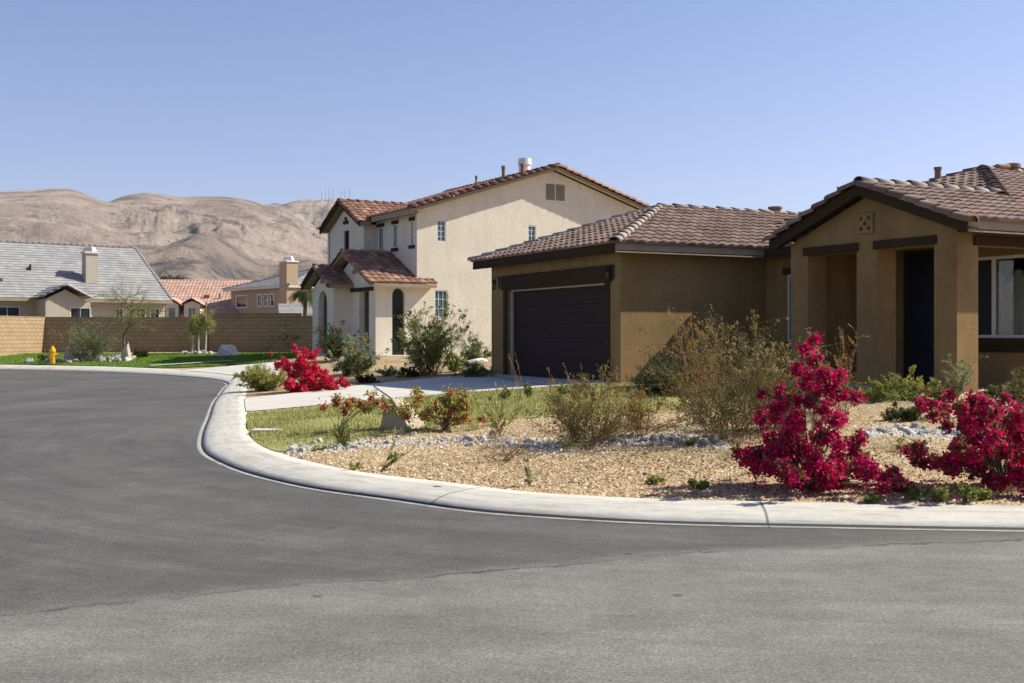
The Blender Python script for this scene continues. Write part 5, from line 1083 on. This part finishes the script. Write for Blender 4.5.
bed([(181, 354), (195, 354), (214, 354.5)], 18, .8, .12, .22, 'white rock in the strip at the feet of the saplings', 'white rocks by the saplings', .38)
def pebbles(n, seed):
    rng = np.random.default_rng(seed); VV = []
    segs = [(catmull([np.array(p, float) for p in q], 10), w2, k2) for q, w2, k2 in (([(286, 451), (330, 447), (400, 442.5), (470, 441), (530, 444), (560, 447), (600, 443), (640, 440), (680, 441), (728, 444)], 7.5, .8), ([(866, 433.5), (890, 431.5), (915, 432.5), (945, 434), (975, 437)], 6, .2))]
    X = np.empty((n, 2)); 
    for i in range(n):
        P, w2, _ = segs[0] if rng.random() < .72 else segs[1]; f = rng.uniform(0, len(P) - 1.001); q = P[int(f)] * (1 - f % 1) + P[int(f) + 1] * (f % 1); b_ = at(q[0] + rng.uniform(-2, 2), q[1] + rng.normal() * w2 * .42); X[i] = (b_.x, b_.y)
    z = H(X[:, 0], X[:, 1]); base = np.array([(1, 0, 0), (.2, .85, .1), (-.9, .25, 0), (-.3, -.8, .1), (.3, .15, .7), (-.3, -.1, .62)]); s_ = rng.uniform(.012, .035, (n, 1)); V = base[None] * rng.uniform(.7, 1.25, (n, 6, 3)) * s_[:, None]; th = rng.uniform(0, 6.28, n); c, sn = np.cos(th)[:, None], np.sin(th)[:, None]
    V = np.stack([V[:, :, 0] * c - V[:, :, 1] * sn + X[:, 0:1], V[:, :, 0] * sn + V[:, :, 1] * c + X[:, 1:2], V[:, :, 2] + z[:, None]], 2).reshape(-1, 3)
    f = np.array([(0, 1, 4), (1, 5, 4), (1, 2, 5), (2, 3, 5), (3, 4, 5), (3, 0, 4)]); tag(npmesh('small_pebbles', V, (np.arange(n)[:, None, None] * 6 + f[None]).reshape(-1, 3), M['rock']), kind='stuff')
pebbles(2600, 12)
def boulder(px, py, w, h, label, mat, seed, name='boulder', rot=0, flat=.8, shape=None, dep=.8):
    b_ = at(px, py); k = b_.y / FPX; me = rock_mesh(name, seed, 1.0, .22, 3); me.materials.append(M[mat])
    if shape: 
        for v in me.vertices: v.co = shape(v.co.copy())
    o = bpy.data.objects.new(name, me); COL.objects.link(o); zmin = min(v.co.z for v in me.vertices); zmax = max(v.co.z for v in me.vertices); xw = max(abs(v.co.x) for v in me.vertices)
    sz_ = h * k / (zmax - zmin) * 1.12; o.scale = (w * k / 2 / xw, w * k / 2 / xw * dep, sz_); o.location = b_ + Vector((0, w * k * .25, -zmin * sz_ - .1 * h * k)); o.rotation_euler = (0, 0, rot); tag(o, label, 'rock'); return o
def carved(name, mat, planes, loc, rot, label, seed, sub=5, disp=.05):
    bm = bmesh.new(); bmesh.ops.create_icosphere(bm, subdivisions=sub, radius=1.3)
    for n, d in planes * 4:
        n = Vector(n).normalized()
        for v in bm.verts:
            e = v.co.dot(n) - d
            if e > 0: v.co -= n * e
    for v in bm.verts: v.co += v.co.normalized() * (noise.fractal(v.co * 7 + Vector((seed, 0, 0)), .8, 2, 5) * disp + noise.noise(v.co * 2.2) * disp * .8)
    me = bpy.data.meshes.new(name); bm.to_mesh(me); bm.free(); me.materials.append(mat); o = bpy.data.objects.new(name, me); COL.objects.link(o); o.location = loc; o.rotation_euler = (0, 0, rot); return tag(o, label, 'rock')
b = at(400, 431); k = b.y / FPX
o = carved('boulder', M['boulder'], [((-1, -.05, .15), .95), ((.66, -.42, .60), .30), ((-.30, -.93, .14), .42), ((-.3, .2, 1), .88), ((0, 1, .1), .62), ((0, 0, -1), .5), ((1, -.1, .2), 1.05)], b + Vector((0, .22, .17)), .0, 'big angular boulder with shaded left face and pale sunlit slope between the red blooms', 3)
o.scale = (.27, .27, .30)
boulder(72, 362, 24, 16, 'rough tan boulder right of the yellow hydrant', 'boulder', 33, dep=.8)
def tooth(v):
    t = (v.z + 1) / 2; v.x = v.x * (1.15 - 1.05 * t) + .25 * t; v.y = v.y * (1.1 - .95 * t); return v
boulder(125, 361, 10, 19, 'pointed pale stone standing at the foot of the leaning tree', 'boulder', 35, 'standing_stone', shape=tooth)
b = at(225.5, 356.5); o = carved('boulder', M['boulderw'], [((-1, -.1, .4), .8), ((.8, -.35, .5), .6), ((.35, -.6, .8), .5), ((-.1, .2, 1), .62), ((0, 1, .1), .8), ((0, -1, .05), .8), ((0, 0, -1), .5)], b + Vector((0, .3, .25)), .2, 'rounded white boulder on the far green lawn beside the saplings', 8); o.scale = (.46, .42, .50)
boulder(318, 388, 10, 5, 'small grey stone at the foot of the crimson bougainvillea', 'rockg' if 'rockg' in M else 'rock', 38, 'stone')
boulder(401, 434, 6, 3, 'little pale stone in front of the big boulder', 'rock', 39, 'stone'); boulder(645, 475, 6, 4, 'single white stone alone in the gravel left of the bougainvillea shadow', 'rock', 40, 'stone')
boulder(476, 366, 24, 8, 'flat cream stone behind the low green shrub by the garage', 'boulderw', 41, 'flat_stone')

# gravel stones lying on the ground (uncountable)
def near_gravel(n, dmin, dmax, s0, s1):
    rng = np.random.default_rng(9); y = dmin + (dmax - dmin) * rng.random(n) ** 1.5; x = rng.uniform(-.27, .5, n) * y; P = np.stack([x, y], 1)
    ok = inpoly(P, poly) & ~inpoly(P, np.array(LAWN)) & ~inpoly(P, np.array(DRIVE)); P = P[ok]; z = H(P[:, 0], P[:, 1]); n = len(P); s = (rng.random((n, 1)) ** 2 * (s1 - s0) + s0)
    th = rng.uniform(0, 6.28, n); base = np.array([(1, 0, 0), (.2, .85, .05), (-.9, .25, 0), (-.3, -.8, .05), (.1, .1, .75)]); V = np.repeat(base[None], n, 0) * rng.uniform(.7, 1.25, (n, 5, 3)) * s[:, None]
    c, sn = np.cos(th)[:, None], np.sin(th)[:, None]; X = V[:, :, 0] * c - V[:, :, 1] * sn; Y = V[:, :, 0] * sn + V[:, :, 1] * c; V = np.stack([X + P[:, 0:1], Y + P[:, 1:2], V[:, :, 2] + z[:, None] - .002], 2).reshape(-1, 3)
    f = np.array([(0, 1, 4), (1, 2, 4), (2, 3, 4), (3, 0, 4)]); F = (np.arange(n)[:, None, None] * 5 + f[None]).reshape(-1, 3); o = npmesh('gravel_stones', V, F, M['stones'], None, np.repeat(rng.random(n), 4)); tag(o, kind='stuff')
near_gravel(70000, 8.9, 22, .006, .030)
def blades(name, area, n, h0, h1_, wd, mat, seed, thin=None):
    rng = np.random.default_rng(seed); A = np.array(area); lo, hi = A.min(0), A.max(0); P = rng.uniform(lo, hi, (n, 2)); P = P[inpoly(P, A)]
    if thin:
        k = np.array([noise.noise(Vector((p[0] * thin, p[1] * thin, seed))) for p in P]); P = P[k + rng.normal(size=len(P)) * .25 > -.15]
    z = H(P[:, 0], P[:, 1]) + .01; n = len(P); hh = rng.uniform(h0, h1_, n); a = rng.uniform(0, 6.28, n); dx, dy = np.cos(a) * wd, np.sin(a) * wd; lx, ly = rng.normal(size=(2, n)) * hh * .35
    V = np.stack([np.stack([P[:, 0] - dx, P[:, 1] - dy, z], 1), np.stack([P[:, 0] + dx, P[:, 1] + dy, z], 1), np.stack([P[:, 0] + lx, P[:, 1] + ly, z + hh], 1)], 1).reshape(-1, 3)
    o = npmesh(name, V, np.arange(n * 3).reshape(n, 3), M[mat], None, rng.random(n)); tag(o, kind='stuff')
blades('dry_lawn_grass', LAWN, 120000, .02, .06, .006, 'blade', 3, .9)
blades('green_lawn_grass', [(x, y) for x, y in FARL if x > -32], 70000, .03, .09, .02, 'blade_g', 4)
EDGE = [(-2.6, 13.4), (-1.9, 14.2), (-.3, 15.6), (1.6, 16.5), (3.9, 17.2), (5.9, 20), (5.2, 20.5), (3.2, 18), (-.5, 16.6), (-2.6, 14.6)]
blades('ragged_lawn_edge', EDGE, 14000, .02, .07, .006, 'blade', 6, 1.4)

# ------------------------------------------------------------------ fire hydrant
b = at(52.5, 364.2); hy = empty('fire_hydrant', b, .4, 'yellow fire hydrant at the far kerb', 'fire hydrant')
MB().lathe(0, 0, [(.14, -.05), (.17, 0), (.17, .04), (.115, .05), (.11, .50), (.125, .51), (.125, .55), (.11, .56)], 18).build('barrel', M['hydrant'], hy, smooth=False)
MB().lathe(0, 0, [(.15, .56), (.15, .60), (.13, .62), (.10, .72), (.05, .78), (.035, .79), (.035, .84)], 18).build('bonnet', M['hydrant'], hy)
MB().tube([(-.10, 0, .42), (-.20, 0, .42)], .055, 12).tube([(-.20, 0, .42), (-.23, 0, .42)], .07, 8).build('side_outlet', M['hydrant'], hy)
MB().tube([(.10, 0, .42), (.20, 0, .42)], .055, 12).tube([(.20, 0, .42), (.23, 0, .42)], .07, 8).build('side_outlet', M['hydrant'], hy)
MB().tube([(0, -.10, .40), (0, -.20, .40)], .075, 12).tube([(0, -.20, .40), (0, -.24, .40)], .09, 8).build('front_outlet', M['hydrant'], hy)
# marks on the kerb
def kmark(px, py, lx, ly, mat, name, label):
    b_ = Vector(((px - 512) / FPX, 1, 0)); d = (CAM_Z - .088) * FPX / (py - HY); rg = random.Random(px); c = [(lx * math.cos(t) * rg.uniform(.6, 1), ly * math.sin(t) * rg.uniform(.6, 1), 0) for t in np.arange(14) * math.pi / 7]
    o = MB().prism(c, (0, 0, .003)).build(name, mat); o.location = (b_.x * d, d, .094); tag(o, label, 'mark')
kmark(498, 491, .11, .05, M['paint_y'], 'paint_mark', 'faded yellow paint mark on the pale kerb'); kmark(438, 487, .05, .06, M['rust'], 'stain_mark', 'small brown stain on the pale kerb left of the yellow mark')

# dry litter on the gravel: straw, small twigs and fallen bracts (uncountable)
def litter(name, cx_, cy_, sx, sy, n, size, mat, seed, asp=.12):
    rng = np.random.default_rng(seed); P = np.stack([cx_ + rng.normal(size=n) * sx, cy_ + rng.normal(size=n) * sy], 1); P = P[inpoly(P, poly) & ~inpoly(P, np.array(DRIVE))]; z = H(P[:, 0], P[:, 1]) + .012
    V, F = leaves(np.column_stack([P, z]), size, asp, 0, np.column_stack([rng.normal(size=(len(P), 2)), rng.normal(size=len(P)) * .15]), rng); V[:, 2] = np.maximum(V[:, 2], np.repeat(z, 4) - .004)
    tag(npmesh(name, V, F, M[mat], None, rng.random(len(F))), kind='stuff')
litter('dry_leaf_litter', 1.0, 13.5, 2.6, 1.5, 9000, .045, 'leaf_dry', 21); litter('brown_leaf_litter', 2.2, 11.8, 1.7, 1.2, 7000, .035, 'litter', 22, .35)
litter('fallen_bracts', 2.6, 10.2, .7, .35, 450, .028, 'boug', 23, .8); litter('fallen_bracts', 4.6, 10.2, .7, .35, 350, .028, 'boug', 24, .8)
litter('straw_litter', 5.5, 16.5, 2.2, 2.0, 7000, .06, 'leaf_dry', 25)
for i in range(26):
    rg = random.Random(900 + i); cx_, cy_ = rg.uniform(-.8, 6.5), rg.uniform(9.6, 18.5)
    if not inpoly(np.array([(cx_, cy_)]), np.array(LAWN))[0] and inpoly(np.array([(cx_, cy_ - .3)]), poly)[0]:
        A_2 = [(cx_ + .22 * math.cos(t) * rg.uniform(.5, 1.3), cy_ + .22 * math.sin(t) * rg.uniform(.5, 1.3)) for t in np.arange(9) * .7]
        blades('sparse_dry_grass', A_2, 260, .03, .11, .003, 'leaf_dry' if i % 3 else 'leaf_yel', 40 + i)

HAZE = 0.000035
if HAZE:
    k = NT('haze'); k.t.nodes.remove(k.b); vol = k.n('VolumePrincipled'); vol.inputs['Density'].default_value = HAZE; vol.inputs['Color'].default_value = (.82, .88, 1, 1); vol.inputs['Anisotropy'].default_value = .3
    k.l(vol.outputs[0], k.out.inputs['Volume']); o = MB().box(-5200, 8200, -60, 5400, -4.5, 700).build('haze', k.m); tag(o, kind='stuff')
